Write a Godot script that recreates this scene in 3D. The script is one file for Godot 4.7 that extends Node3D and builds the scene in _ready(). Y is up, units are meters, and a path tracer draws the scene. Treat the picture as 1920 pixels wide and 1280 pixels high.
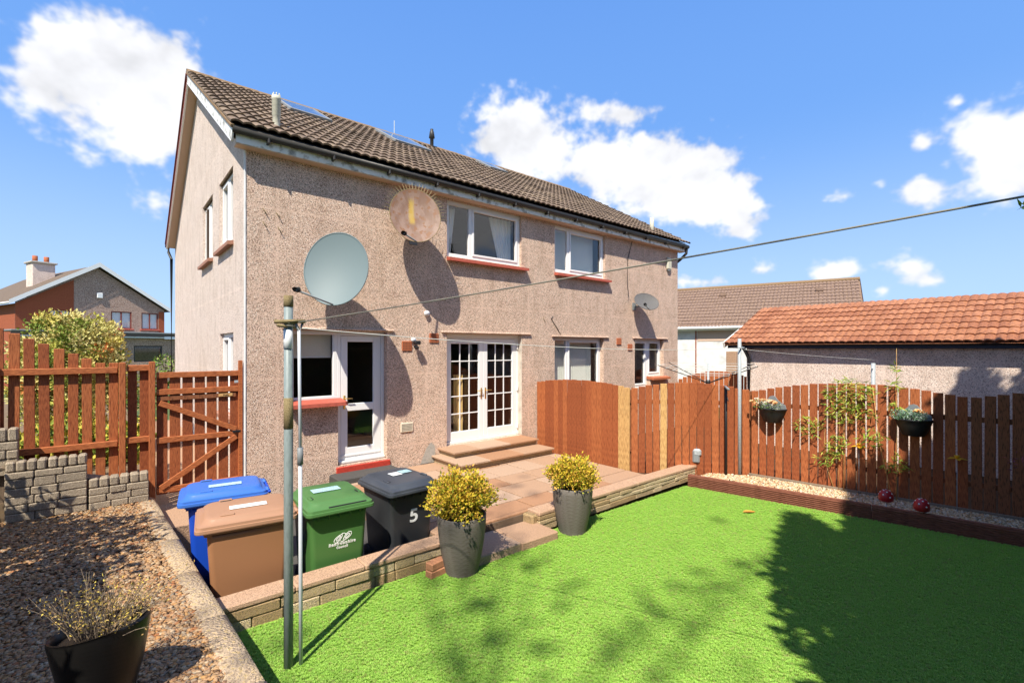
extends Node3D
# A back garden behind a pebble-dashed semi. World: x along the rear wall of the house, -z (written D) into the house, y up, lawn at y = 0.

var M := {}
var taken := {}
var rng := RandomNumberGenerator.new()
const SUN := Vector3(.484, -.799, -.357)

func P(x: float, y: float, d: float) -> Vector3:
	return Vector3(x, y, -d)

# ---------- nodes ----------
func uname(parent: Node, called: String) -> String:
	var key := str(parent.get_instance_id()) + called
	var n: int = taken.get(key, 0)
	taken[key] = n + 1
	return called if n == 0 else "%s_%03d" % [called, n]

func part(parent: Node, called: String, mesh: Mesh, m: Material, xf := Transform3D.IDENTITY) -> MeshInstance3D:
	var o := MeshInstance3D.new()
	o.name = uname(parent, called)
	o.mesh = mesh
	o.material_override = m
	o.transform = xf
	parent.add_child(o, true)
	return o

func tag(o: Node, label: String, category: String, group := "", kind := "") -> void:
	o.set_meta("label", label)
	o.set_meta("category", category)
	if group != "":
		o.set_meta("group", group)
	if kind != "":
		o.set_meta("kind", kind)

func thing(called: String, label: String, category: String, at := Vector3.ZERO, turn := 0.0, group := "") -> Node3D:
	var o := Node3D.new()
	o.name = uname(self, called)
	add_child(o)
	o.position = at
	o.rotation.y = turn
	tag(o, label, category, group)
	return o

func setting(called: String, mesh: Mesh, m: Material, label: String, category := "") -> MeshInstance3D:
	var o := part(self, called, mesh, m)
	o.set_meta("kind", "structure")
	o.set_meta("label", label)
	if category != "":
		o.set_meta("category", category)
	return o

func setting_root(called: String, label: String, category: String) -> Node3D:
	var o := Node3D.new()
	o.name = uname(self, called)
	add_child(o)
	o.set_meta("kind", "structure")
	o.set_meta("label", label)
	o.set_meta("category", category)
	return o

func dup(src: Node3D, at: Vector3, turn: float, label: String, group := "") -> Node3D:
	var c: Node3D = src.duplicate()
	c.name = uname(self, String(src.name))
	add_child(c)
	c.position = at
	c.rotation.y = turn
	c.set_meta("label", label)
	if group != "":
		c.set_meta("group", group)
	return c

func xf(at: Vector3, turn := 0.0, scl := Vector3.ONE) -> Transform3D:
	return Transform3D(bs(Basis(Vector3.UP, turn), scl), at)

# ---------- shapes ----------
func begin(smooth := false) -> SurfaceTool:
	var st := SurfaceTool.new()
	st.begin(Mesh.PRIMITIVE_TRIANGLES)
	st.set_smooth_group(0 if smooth else 4294967295)
	return st

func done(st: SurfaceTool) -> ArrayMesh:
	st.generate_normals()
	return st.commit()

func tri(st: SurfaceTool, a: Vector3, b: Vector3, c: Vector3, out: Vector3) -> void:
	var n := (a - c).cross(a - b)
	if n.dot(out) < 0.0:
		st.add_vertex(a); st.add_vertex(c); st.add_vertex(b)
	else:
		st.add_vertex(a); st.add_vertex(b); st.add_vertex(c)

func face(st: SurfaceTool, pts: Array, out: Vector3) -> void:
	for k in range(1, pts.size() - 1):
		tri(st, pts[0], pts[k], pts[k + 1], out)

func box(st: SurfaceTool, c: Vector3, s: Vector3, ch := 0.004, b := Basis.IDENTITY) -> void:
	# a box with chamfered edges, centre c, size s
	var h := s * 0.5
	ch = minf(ch, minf(h.x, minf(h.y, h.z)) * 0.6)
	for ax in 3:
		for sg in [-1.0, 1.0]:
			var pts := []
			var u := (ax + 1) % 3
			var w := (ax + 2) % 3
			for q in [[-1, -1], [1, -1], [1, 1], [-1, 1]]:
				var v := Vector3.ZERO
				v[ax] = sg * h[ax]
				v[u] = q[0] * (h[u] - ch)
				v[w] = q[1] * (h[w] - ch)
				pts.append(c + b * v)
			var o := Vector3.ZERO
			o[ax] = sg
			face(st, pts, b * o)
	if ch <= 0.0:
		return
	for ax in 3:
		var u := (ax + 1) % 3
		var w := (ax + 2) % 3
		for su in [-1.0, 1.0]:
			for sw in [-1.0, 1.0]:
				var pts := []
				for e in [[-1, 0], [1, 0], [1, 1], [-1, 1]]:
					var v := Vector3.ZERO
					v[ax] = e[0] * (h[ax] - ch)
					v[u] = su * (h[u] - (ch if e[1] == 1 else 0.0))
					v[w] = sw * (h[w] - (0.0 if e[1] == 1 else ch))
					pts.append(c + b * v)
				var o := Vector3.ZERO
				o[u] = su
				o[w] = sw
				face(st, pts, b * o)
	for sx in [-1.0, 1.0]:
		for sy in [-1.0, 1.0]:
			for sz in [-1.0, 1.0]:
				var k := Vector3(sx, sy, sz)
				var g := []
				for ax in 3:
					var v := Vector3(sx * (h.x - ch), sy * (h.y - ch), sz * (h.z - ch))
					v[ax] = k[ax] * h[ax]
					g.append(c + b * v)
				face(st, g, b * k)

func box_mesh(s: Vector3, ch := 0.004, c := Vector3.ZERO) -> ArrayMesh:
	var st := begin()
	box(st, c, s, ch)
	return done(st)

func ring_frame(dir: Vector3) -> Basis:
	var d := dir.normalized()
	var side := d.cross(Vector3.UP)
	if side.length() < 0.01:
		side = Vector3.RIGHT
	side = side.normalized()
	return Basis(side, d, side.cross(d))

func tube(st: SurfaceTool, pts: Array, radii: Array, n := 8, caps := true) -> void:
	# a smooth round bar through the points
	var rings := []
	for i in pts.size():
		var d: Vector3 = pts[mini(i + 1, pts.size() - 1)] - pts[maxi(i - 1, 0)]
		var f := ring_frame(d)
		var ring := []
		for k in n:
			var a := TAU * k / n
			ring.append(pts[i] + (f.x * cos(a) + f.z * sin(a)) * float(radii[i]))
		rings.append(ring)
	for i in range(rings.size() - 1):
		for k in n:
			var k2 := (k + 1) % n
			var mid: Vector3 = (rings[i][k] + rings[i + 1][k2]) * 0.5
			face(st, [rings[i][k], rings[i][k2], rings[i + 1][k2], rings[i + 1][k]], mid - (pts[i] + pts[i + 1]) * 0.5)
	if caps:
		face(st, rings[0], pts[0] - pts[1])
		var e := pts.size() - 1
		face(st, rings[e], pts[e] - pts[e - 1])

func tube_mesh(pts: Array, r: float, n := 8, r2 := -1.0) -> ArrayMesh:
	var st := begin(true)
	var radii := []
	for i in pts.size():
		radii.append(lerpf(r, r if r2 < 0.0 else r2, float(i) / maxf(1.0, pts.size() - 1)))
	tube(st, pts, radii, n)
	return done(st)

func lathe(st: SurfaceTool, prof: Array, n := 32, c := Vector3.ZERO) -> void:
	# prof: Vector2(radius, y) from the outside bottom on; outward is decided by the profile's side
	for i in range(prof.size() - 1):
		var a: Vector2 = prof[i]
		var b: Vector2 = prof[i + 1]
		var nr := Vector2(b.y - a.y, -(b.x - a.x))
		for k in n:
			var t0 := TAU * k / n
			var t1 := TAU * (k + 1) / n
			var tm := (t0 + t1) * 0.5
			var e0 := Vector3(cos(t0), 0, sin(t0))
			var e1 := Vector3(cos(t1), 0, sin(t1))
			var up := Vector3.UP
			face(st, [c + e0 * a.x + up * a.y, c + e1 * a.x + up * a.y, c + e1 * b.x + up * b.y, c + e0 * b.x + up * b.y], Vector3(cos(tm) * nr.x, nr.y, sin(tm) * nr.x))

func loft(st: SurfaceTool, rings: Array, cap_a := true, cap_b := true, sharp := false) -> void:
	var n: int = rings[0].size()
	for i in range(rings.size() - 1):
		if sharp:
			st.set_smooth_group(i + 2)
		var c := Vector3.ZERO
		for k in n:
			c += (rings[i][k] + rings[i + 1][k]) * (0.5 / n)
		for k in n:
			var k2 := (k + 1) % n
			var m: Vector3 = (rings[i][k] + rings[i + 1][k2]) * 0.5
			var along: Vector3 = (rings[i + 1][k] - rings[i][k])
			var nn: Vector3 = (rings[i][k2] - rings[i][k]).cross(along)
			if nn.length() < 1e-9:
				nn = m - c
			if nn.dot(m - c) < 0.0:
				nn = -nn
			face(st, [rings[i][k], rings[i][k2], rings[i + 1][k2], rings[i + 1][k]], nn)
	if cap_a:
		face(st, rings[0], rings[0][0] - rings[1][0] if (rings[0][0] - rings[1][0]).length() > 1e-6 else Vector3.DOWN)
	if cap_b:
		var e := rings.size() - 1
		face(st, rings[e], Vector3.UP if rings[e][0].y >= rings[e - 1][0].y else Vector3.DOWN)

func rr(hw: float, hd: float, r: float, y: float, n := 5, dx := 0.0, dz := 0.0) -> Array:
	var out := []
	r = minf(r, minf(hw, hd) * 0.98)
	for q in 4:
		var cx: float = [1, -1, -1, 1][q] * (hw - r)
		var cz: float = [1, 1, -1, -1][q] * (hd - r)
		for k in n + 1:
			var a := PI * 0.5 * (q + float(k) / n)
			out.append(Vector3(cx + cos(a) * r + dx, y, cz + sin(a) * r + dz))
	return out

func sheet(pts: Array, up := Vector3.UP) -> ArrayMesh:
	var st := begin()
	face(st, pts, up)
	return done(st)

func slab_poly(pts: Array, y0: float, y1: float) -> ArrayMesh:
	# an upright prism over a convex outline of Vector2(x, D)
	var st := begin()
	var c := Vector2.ZERO
	for p in pts:
		c += p / pts.size()
	var top := []
	var bot := []
	for p in pts:
		top.append(P(p.x, y1, p.y)); bot.append(P(p.x, y0, p.y))
	face(st, top, Vector3.UP)
	face(st, bot, Vector3.DOWN)
	for k in pts.size():
		var k2 := (k + 1) % pts.size()
		var m: Vector2 = (pts[k] + pts[k2]) * 0.5 - c
		face(st, [bot[k], bot[k2], top[k2], top[k]], P(m.x, 0, m.y))
	return done(st)

func wall_mesh(x0: float, x1: float, y0: float, y1: float, holes: Array, reveal: float, gable := []) -> ArrayMesh:
	# a wall in local x, y with its face at z = 0 and openings whose reveals go back by `reveal`; gable: [apex x, apex y]
	var st := begin()
	var xs := [x0, x1]
	var ys := [y0, y1]
	for h in holes:
		xs.append_array([h[0], h[1]]); ys.append_array([h[2], h[3]])
	xs.sort(); ys.sort()
	var inside := func(x: float, y: float) -> bool:
		for h in holes:
			if x > h[0] and x < h[1] and y > h[2] and y < h[3]:
				return true
		return false
	for i in range(xs.size() - 1):
		for j in range(ys.size() - 1):
			if xs[i + 1] - xs[i] < 1e-5 or ys[j + 1] - ys[j] < 1e-5:
				continue
			var cx: float = (xs[i] + xs[i + 1]) * 0.5
			var cy: float = (ys[j] + ys[j + 1]) * 0.5
			if not inside.call(cx, cy):
				face(st, [Vector3(xs[i], ys[j], 0), Vector3(xs[i + 1], ys[j], 0), Vector3(xs[i + 1], ys[j + 1], 0), Vector3(xs[i], ys[j + 1], 0)], Vector3.BACK)
				continue
			# reveals where the neighbouring cell is wall
			var e := 1e-3
			if not inside.call(xs[i] - e, cy):
				face(st, [Vector3(xs[i], ys[j], 0), Vector3(xs[i], ys[j + 1], 0), Vector3(xs[i], ys[j + 1], -reveal), Vector3(xs[i], ys[j], -reveal)], Vector3.RIGHT)
			if not inside.call(xs[i + 1] + e, cy):
				face(st, [Vector3(xs[i + 1], ys[j], 0), Vector3(xs[i + 1], ys[j + 1], 0), Vector3(xs[i + 1], ys[j + 1], -reveal), Vector3(xs[i + 1], ys[j], -reveal)], Vector3.LEFT)
			if not inside.call(cx, ys[j] - e):
				face(st, [Vector3(xs[i], ys[j], 0), Vector3(xs[i + 1], ys[j], 0), Vector3(xs[i + 1], ys[j], -reveal), Vector3(xs[i], ys[j], -reveal)], Vector3.UP)
			if not inside.call(cx, ys[j + 1] + e):
				face(st, [Vector3(xs[i], ys[j + 1], 0), Vector3(xs[i + 1], ys[j + 1], 0), Vector3(xs[i + 1], ys[j + 1], -reveal), Vector3(xs[i], ys[j + 1], -reveal)], Vector3.DOWN)
	if gable.size():
		face(st, [Vector3(x0, y1, 0), Vector3(x1, y1, 0), Vector3(gable[0], gable[1], 0)], Vector3.BACK)
	return done(st)

func leaves(spots: Array, cols: Array) -> ArrayMesh:
	# spots: [position, direction, length, width]; each leaf is a folded blade of four triangles, coloured by vertex
	var v := PackedVector3Array()
	var c := PackedColorArray()
	var nrm := PackedVector3Array()
	for i in spots.size():
		var s: Array = spots[i]
		var d: Vector3 = s[1].normalized()
		var side := d.cross(Vector3(rng.randfn(), rng.randfn(), rng.randfn())).normalized()
		var n := side.cross(d).normalized()
		var l: float = s[2]
		var w: float = s[3]
		var a: Vector3 = s[0]
		var m1 := a + d * l * 0.45 + side * w * 0.5 + n * w * 0.18
		var m2 := a + d * l * 0.45 - side * w * 0.5 + n * w * 0.18
		var mid := a + d * l * 0.5
		var tip := a + d * l - n * l * 0.12
		var col: Color = cols[i % cols.size()]
		for t in [[a, m1, mid], [mid, m1, tip], [a, mid, m2], [mid, tip, m2]]:
			var fn: Vector3 = (t[0] - t[2]).cross(t[0] - t[1]).normalized()
			for q in t:
				v.append(q); c.append(col); nrm.append(fn)
	var arr := []
	arr.resize(Mesh.ARRAY_MAX)
	arr[Mesh.ARRAY_VERTEX] = v
	arr[Mesh.ARRAY_NORMAL] = nrm
	arr[Mesh.ARRAY_COLOR] = c
	var out := ArrayMesh.new()
	out.add_surface_from_arrays(Mesh.PRIMITIVE_TRIANGLES, arr)
	return out

func multi(parent: Node, called: String, mesh: Mesh, m: Material, places: Array, cols: Array, label: String, category: String) -> MultiMeshInstance3D:
	var mm := MultiMesh.new()
	mm.transform_format = MultiMesh.TRANSFORM_3D
	mm.use_colors = true
	mm.mesh = mesh
	mm.instance_count = places.size()
	for i in places.size():
		mm.set_instance_transform(i, places[i])
		mm.set_instance_color(i, cols[i % cols.size()])
	var o := MultiMeshInstance3D.new()
	o.name = uname(parent, called)
	o.multimesh = mm
	o.material_override = m
	parent.add_child(o, true)
	o.set_meta("kind", "stuff")
	o.set_meta("label", label)
	if parent == self:
		o.set_meta("category", category)
	return o

# ---------- materials ----------
func noise_tex(kind: int, freq: float, oct: int, stops: Array, size := 512, seed_ := 1, bump := false, cell := -1, rough_noise := 2.0) -> NoiseTexture2D:
	var n := FastNoiseLite.new()
	n.noise_type = kind
	n.frequency = freq
	n.seed = seed_
	n.fractal_octaves = oct
	if oct <= 1:
		n.fractal_type = FastNoiseLite.FRACTAL_NONE
	n.fractal_lacunarity = rough_noise
	if cell >= 0:
		n.cellular_return_type = cell
	var t := NoiseTexture2D.new()
	t.width = size
	t.height = size
	t.noise = n
	t.seamless = true
	t.seamless_blend_skirt = 0.08
	t.as_normal_map = bump
	if stops.size():
		var g := Gradient.new()
		var offs := PackedFloat32Array()
		var cs := PackedColorArray()
		for s in stops:
			offs.append(s[0]); cs.append(s[1])
		g.offsets = offs
		g.colors = cs
		t.color_ramp = g
	return t

func lin(r: float, g: float, b: float) -> Color:
	return Color(r, g, b).linear_to_srgb()

func mat(called: String, c: Color, rough := 0.8, tex: Texture2D = null, scl := Vector3.ONE, height: Texture2D = null, hs := 0.0) -> StandardMaterial3D:
	# c is a linear base colour
	var m := StandardMaterial3D.new()
	m.resource_name = called
	m.albedo_color = c.linear_to_srgb()
	m.roughness = rough
	m.metallic_specular = 0.4
	if tex or height:
		m.uv1_triplanar = true
		m.uv1_world_triplanar = true
		m.uv1_scale = scl
		m.uv1_triplanar_sharpness = 4.0
	if tex:
		m.albedo_texture = tex
	if height:
		m.heightmap_enabled = true
		m.heightmap_texture = height
		m.heightmap_scale = hs
	M[called] = m
	return m

func grey(v: float) -> Color:
	return Color(v, v, v)

func make_materials() -> void:
	var SIM := FastNoiseLite.TYPE_SIMPLEX_SMOOTH
	var CEL := FastNoiseLite.TYPE_CELLULAR
	# pebble dash: every cell one chip of stone
	var chips := noise_tex(CEL, 0.15, 1, [[0.0, Color(.40, .33, .29)], [0.12, Color(.58, .48, .43)], [0.26, Color(.83, .72, .65)], [0.5, Color(.93, .82, .75)], [0.62, Color(.80, .67, .60)], [0.78, Color(1, .92, .86)], [0.9, Color(.74, .62, .55)], [1.0, Color(1, .97, .93)]], 1024, 11, false, FastNoiseLite.RETURN_CELL_VALUE)
	var chip_h := noise_tex(CEL, 0.15, 1, [], 1024, 11, false, FastNoiseLite.RETURN_DISTANCE)
	var pale := noise_tex(CEL, 0.15, 1, [[0.0, Color(.62, .56, .54)], [0.12, Color(.78, .71, .68)], [0.3, Color(.93, .87, .83)], [0.6, Color(1, .95, .92)], [0.8, Color(.9, .82, .78)], [1.0, Color(1, 1, .98)]], 1024, 12, false, FastNoiseLite.RETURN_CELL_VALUE)
	var mottle := noise_tex(SIM, 0.012, 5, [[0.0, grey(.84)], [0.35, grey(.94)], [0.6, grey(.98)], [1.0, grey(1.0)]], 512, 21)
	var fine := noise_tex(SIM, 0.09, 4, [[0.0, grey(.72)], [0.5, grey(.92)], [1.0, grey(1.0)]], 512, 22)
	var fine_h := noise_tex(SIM, 0.06, 5, [], 512, 23)
	var speck := noise_tex(CEL, 0.22, 1, [[0.0, Color(.5, .45, .42)], [0.2, Color(.8, .74, .7)], [0.6, Color(1, .95, .9)], [1.0, Color(.86, .8, .74)]], 512, 24, false, FastNoiseLite.RETURN_CELL_VALUE)
	var grain := noise_tex(SIM, 0.03, 5, [[0.0, Color(.5, .42, .38)], [0.35, Color(.82, .76, .72)], [0.6, Color(1, 1, 1)], [1.0, Color(.88, .84, .8)]], 512, 25)
	var stain := noise_tex(SIM, 0.02, 5, [[0.0, Color(.5, .5, .48)], [0.30, Color(.82, .81, .78)], [0.46, Color(.98, .98, .97)], [1.0, Color(1, 1, 1)]], 512, 26)
	var lichen := noise_tex(SIM, 0.03, 5, [[0.0, Color(.62, .58, .55)], [0.4, Color(.9, .87, .84)], [0.6, Color(1, .98, .95)], [0.76, Color(.98, .93, .8)], [1.0, Color(.9, .9, .74)]], 512, 27)
	var weather := noise_tex(SIM, 0.014, 5, [[0.0, Color(.92, .91, .90)], [0.36, Color(.975, .97, .965)], [0.55, Color(1, 1, 1)], [1.0, Color(1, 1, 1)]], 512, 28)
	mat("harl", Color(1.0, .985, .935), .95, chips, Vector3.ONE * .8, chip_h, .9)
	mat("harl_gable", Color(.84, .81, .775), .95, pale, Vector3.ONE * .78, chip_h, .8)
	mat("harl_grey", Color(.92, .87, .83), .95, pale, Vector3.ONE * .6, chip_h, .8)
	mat("harl_far", Color(.58, .54, .52), .95, chips, Vector3.ONE * .3)
	for k in ["harl", "harl_gable", "harl_grey"]:
		# broad, faint weathering over the chips
		M[k].detail_enabled = true
		M[k].detail_blend_mode = BaseMaterial3D.BLEND_MODE_MUL
		M[k].detail_albedo = weather
		M[k].detail_uv_layer = BaseMaterial3D.DETAIL_UV_2
		M[k].uv2_triplanar = true
		M[k].uv2_world_triplanar = true
		M[k].uv2_scale = Vector3(.42, .16, .42)
	mat("margin", Color(.60, .53, .44), .9, mottle, Vector3.ONE * .8)
	mat("white_upvc", Color(.80, .80, .79), .32)
	mat("white_paint", Color(.82, .82, .80), .55, stain, Vector3.ONE * .55)
	mat("white_wall", Color(.78, .77, .75), .8, mottle, Vector3.ONE * .3)
	mat("soffit", Color(.60, .44, .34), .7)
	mat("gutter", Color(.055, .052, .05), .45, fine, Vector3.ONE * 2.0)
	mat("black_plastic", Color(.018, .018, .02), .45)
	mat("grey_plastic", Color(.22, .24, .25), .5)
	mat("tile_a", Color(.20, .155, .125), .9, lichen, Vector3.ONE * 1.1, fine_h, .4)
	mat("tile_b", Color(.24, .19, .15), .9, lichen, Vector3.ONE * .9, fine_h, .4)
	mat("tile_c", Color(.165, .13, .105), .9, lichen, Vector3.ONE * 1.3, fine_h, .4)
	mat("ridge", Color(.27, .19, .12), .9, lichen, Vector3.ONE * 2.2, fine_h, .6)
	mat("verge_red", Color(.22, .05, .035), .85, stain, Vector3(3, 3, 3))
	mat("orange_a", Color(.36, .16, .092), .85, lichen, Vector3.ONE * .9, fine_h, .3)
	mat("orange_b", Color(.32, .135, .078), .85, lichen, Vector3.ONE * 1.2, fine_h, .3)
	mat("orange_c", Color(.40, .185, .11), .85, lichen, Vector3.ONE * .7, fine_h, .3)
	mat("roof_far", Color(.25, .18, .15), .9, lichen, Vector3.ONE * .6)
	mat("brick_far", Color(.42, .13, .065), .9, speck, Vector3(1.2, 4.0, 1.2))
	mat("navy", Color(.02, .035, .075), .5)
	mat("red_sill", Color(.50, .115, .075), .65, mottle, Vector3.ONE * 2)
	mat("sill_brown", Color(.34, .17, .115), .75)
	mat("red_step", Color(.50, .05, .03), .7, mottle, Vector3.ONE * 3)
	mat("terracotta", Color(.52, .16, .07), .85, fine, Vector3.ONE * 5)
	mat("cream_vent", Color(.68, .6, .46), .7)
	mat("sandstone", Color(.68, .55, .36), .92, lichen, Vector3.ONE * 3.2, fine_h, 2.2)
	mat("sandstone_b", Color(.76, .65, .46), .92, lichen, Vector3.ONE * 2.7, fine_h, 2.2)
	mat("sandstone_c", Color(.58, .44, .26), .92, lichen, Vector3.ONE * 3.7, fine_h, 2.2)
	mat("mortar", Color(.22, .18, .14), .95, speck, Vector3.ONE * 4)
	mat("coping", Color(.60, .45, .34), .88, speck, Vector3.ONE * 2.2, fine_h, .4)
	mat("slab_a", Color(.49, .31, .20), .88, fine, Vector3.ONE * 1.2, fine_h, .5)
	mat("slab_b", Color(.46, .25, .14), .88, fine, Vector3.ONE * 1.4, fine_h, .5)
	mat("slab_c", Color(.53, .365, .255), .88, fine, Vector3.ONE * 1.0, fine_h, .5)
	mat("kerb", Color(.50, .405, .30), .93, lichen, Vector3.ONE * 1.4, fine_h, 1.2)
	mat("block_a", Color(.54, .51, .43), .95, speck, Vector3.ONE * 3.0, fine_h, 1.2)
	mat("block_b", Color(.46, .435, .37), .95, speck, Vector3.ONE * 2.6, fine_h, 1.2)
	mat("stain_a", Color(.385, .116, .04), .75, grain, Vector3(9, .55, 9), grain, .25)
	mat("stain_b", Color(.33, .096, .034), .75, grain, Vector3(11, .7, 11), grain, .25)
	mat("stain_c", Color(.44, .142, .049), .75, grain, Vector3(8, .45, 8), grain, .25)
	mat("stain_d", Color(.26, .095, .04), .8, stain, Vector3(6, .9, 6), grain, .3)
	mat("rail", Color(.48, .155, .052), .72, grain, Vector3(.7, 9, 9), grain, .25)
	mat("new_wood", Color(.66, .42, .17), .8, grain, Vector3(8, .5, 8))
	mat("old_wood", Color(.30, .25, .19), .9, grain, Vector3(1.2, 8, 8))
	mat("sleeper", Color(.26, .10, .062), .8, grain, Vector3(3.5, 9, .5), grain, .3)
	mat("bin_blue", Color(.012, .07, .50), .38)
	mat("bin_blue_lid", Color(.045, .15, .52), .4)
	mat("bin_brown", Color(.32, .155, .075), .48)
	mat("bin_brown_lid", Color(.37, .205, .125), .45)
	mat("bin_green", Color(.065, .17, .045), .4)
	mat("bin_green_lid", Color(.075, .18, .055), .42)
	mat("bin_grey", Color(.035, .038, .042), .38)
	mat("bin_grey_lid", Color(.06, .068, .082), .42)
	mat("paper", Color(.80, .82, .80), .6)
	mat("paper_blue", Color(.45, .66, .72), .6, stain, Vector3.ONE * 9)
	mat("print_white", Color(.82, .84, .82), .5)
	mat("rubber", Color(.02, .02, .022), .8)
	mat("pot_grey", Color(.175, .165, .15), .6, grain, Vector3(.8, 22, .8), grain, .15)
	mat("pot_black", Color(.012, .012, .012), .28, grain, Vector3(.3, 40, .3), grain, .06)
	mat("soil", Color(.045, .03, .02), .98, speck, Vector3.ONE * 6, fine_h, 2)
	mat("pole_green", Color(.24, .29, .285), .45, mottle, Vector3(6, 2, 6))
	mat("galvanised", Color(.40, .44, .46), .42, mottle, Vector3.ONE * 4)
	mat("prop_grey", Color(.56, .59, .63), .4)
	mat("rust", Color(.26, .2, .1), .9, stain, Vector3.ONE * 9)
	mat("rope", Color(.20, .19, .15), .85)
	mat("line_white", Color(.66, .66, .62), .7)
	mat("dish_grey", Color(.145, .195, .205), .55)
	mat("dish_rusty", Color.WHITE, .6)
	M.dish_rusty.vertex_color_use_as_albedo = true
	mat("dish_mesh", Color(.17, .19, .21), .5, speck, Vector3.ONE * 5)
	mat("spike", Color(.36, .29, .15), .6)
	mat("brass", Color(.60, .36, .10), .3)
	M.brass.metallic = 0.85
	mat("clay_brick", Color(.68, .37, .23), .92, speck, Vector3.ONE * 5, fine_h, 1.0)
	mat("curtain", Color(.74, .75, .74), .9)
	mat("curtain_gold", Color(.66, .48, .20), .9)
	mat("blind", Color(.80, .76, .62), .85)
	mat("blind_strip", Color(.74, .78, .70), .85)
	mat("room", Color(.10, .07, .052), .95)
	mat("room_floor", Color(.16, .07, .035), .5)
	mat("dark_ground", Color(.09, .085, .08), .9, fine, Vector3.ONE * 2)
	mat("earth", Color(.20, .15, .10), .98, lichen, Vector3.ONE * .5)
	mat("turf_base", Color(.25, .42, .05), .95, fine, Vector3.ONE * 3.0)
	mat("gravel_base", Color(.17, .10, .055), .95, speck, Vector3.ONE * 6, fine_h, 2)
	mat("far_grass", Color(.09, .13, .035), .95, mottle, Vector3.ONE * .1)
	mat("bark", Color(.13, .09, .06), .95, grain, Vector3(5, .8, 5), grain, .8)
	mat("toadstool", Color(.40, .02, .025), .3)
	mat("yellow_metal", Color(.75, .40, .02), .45)
	mat("dead_leaf", Color(.62, .24, .04), .7)
	mat("lead", Color(.24, .25, .255), .7, mottle, Vector3.ONE)
	mat("flue", Color(.62, .60, .48), .6, mottle, Vector3.ONE * 4)
	mat("cement", Color(.50, .47, .42), .95, mottle, Vector3.ONE * 3, fine_h, 1.0)
	for k in ["leaf", "pebble", "blade"]:
		var m := mat(k, Color.WHITE, .7 if k != "blade" else .55)
		m.vertex_color_use_as_albedo = true
		if k == "leaf":
			m.backlight_enabled = true
			m.backlight = Color(.25, .25, .1)
	var gl := mat("glass", Color(.8, .86, .86), .03)
	gl.albedo_color = Color(.1, .12, .12, .03)
	gl.transparency = BaseMaterial3D.TRANSPARENCY_ALPHA
	gl.metallic_specular = .6

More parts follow.
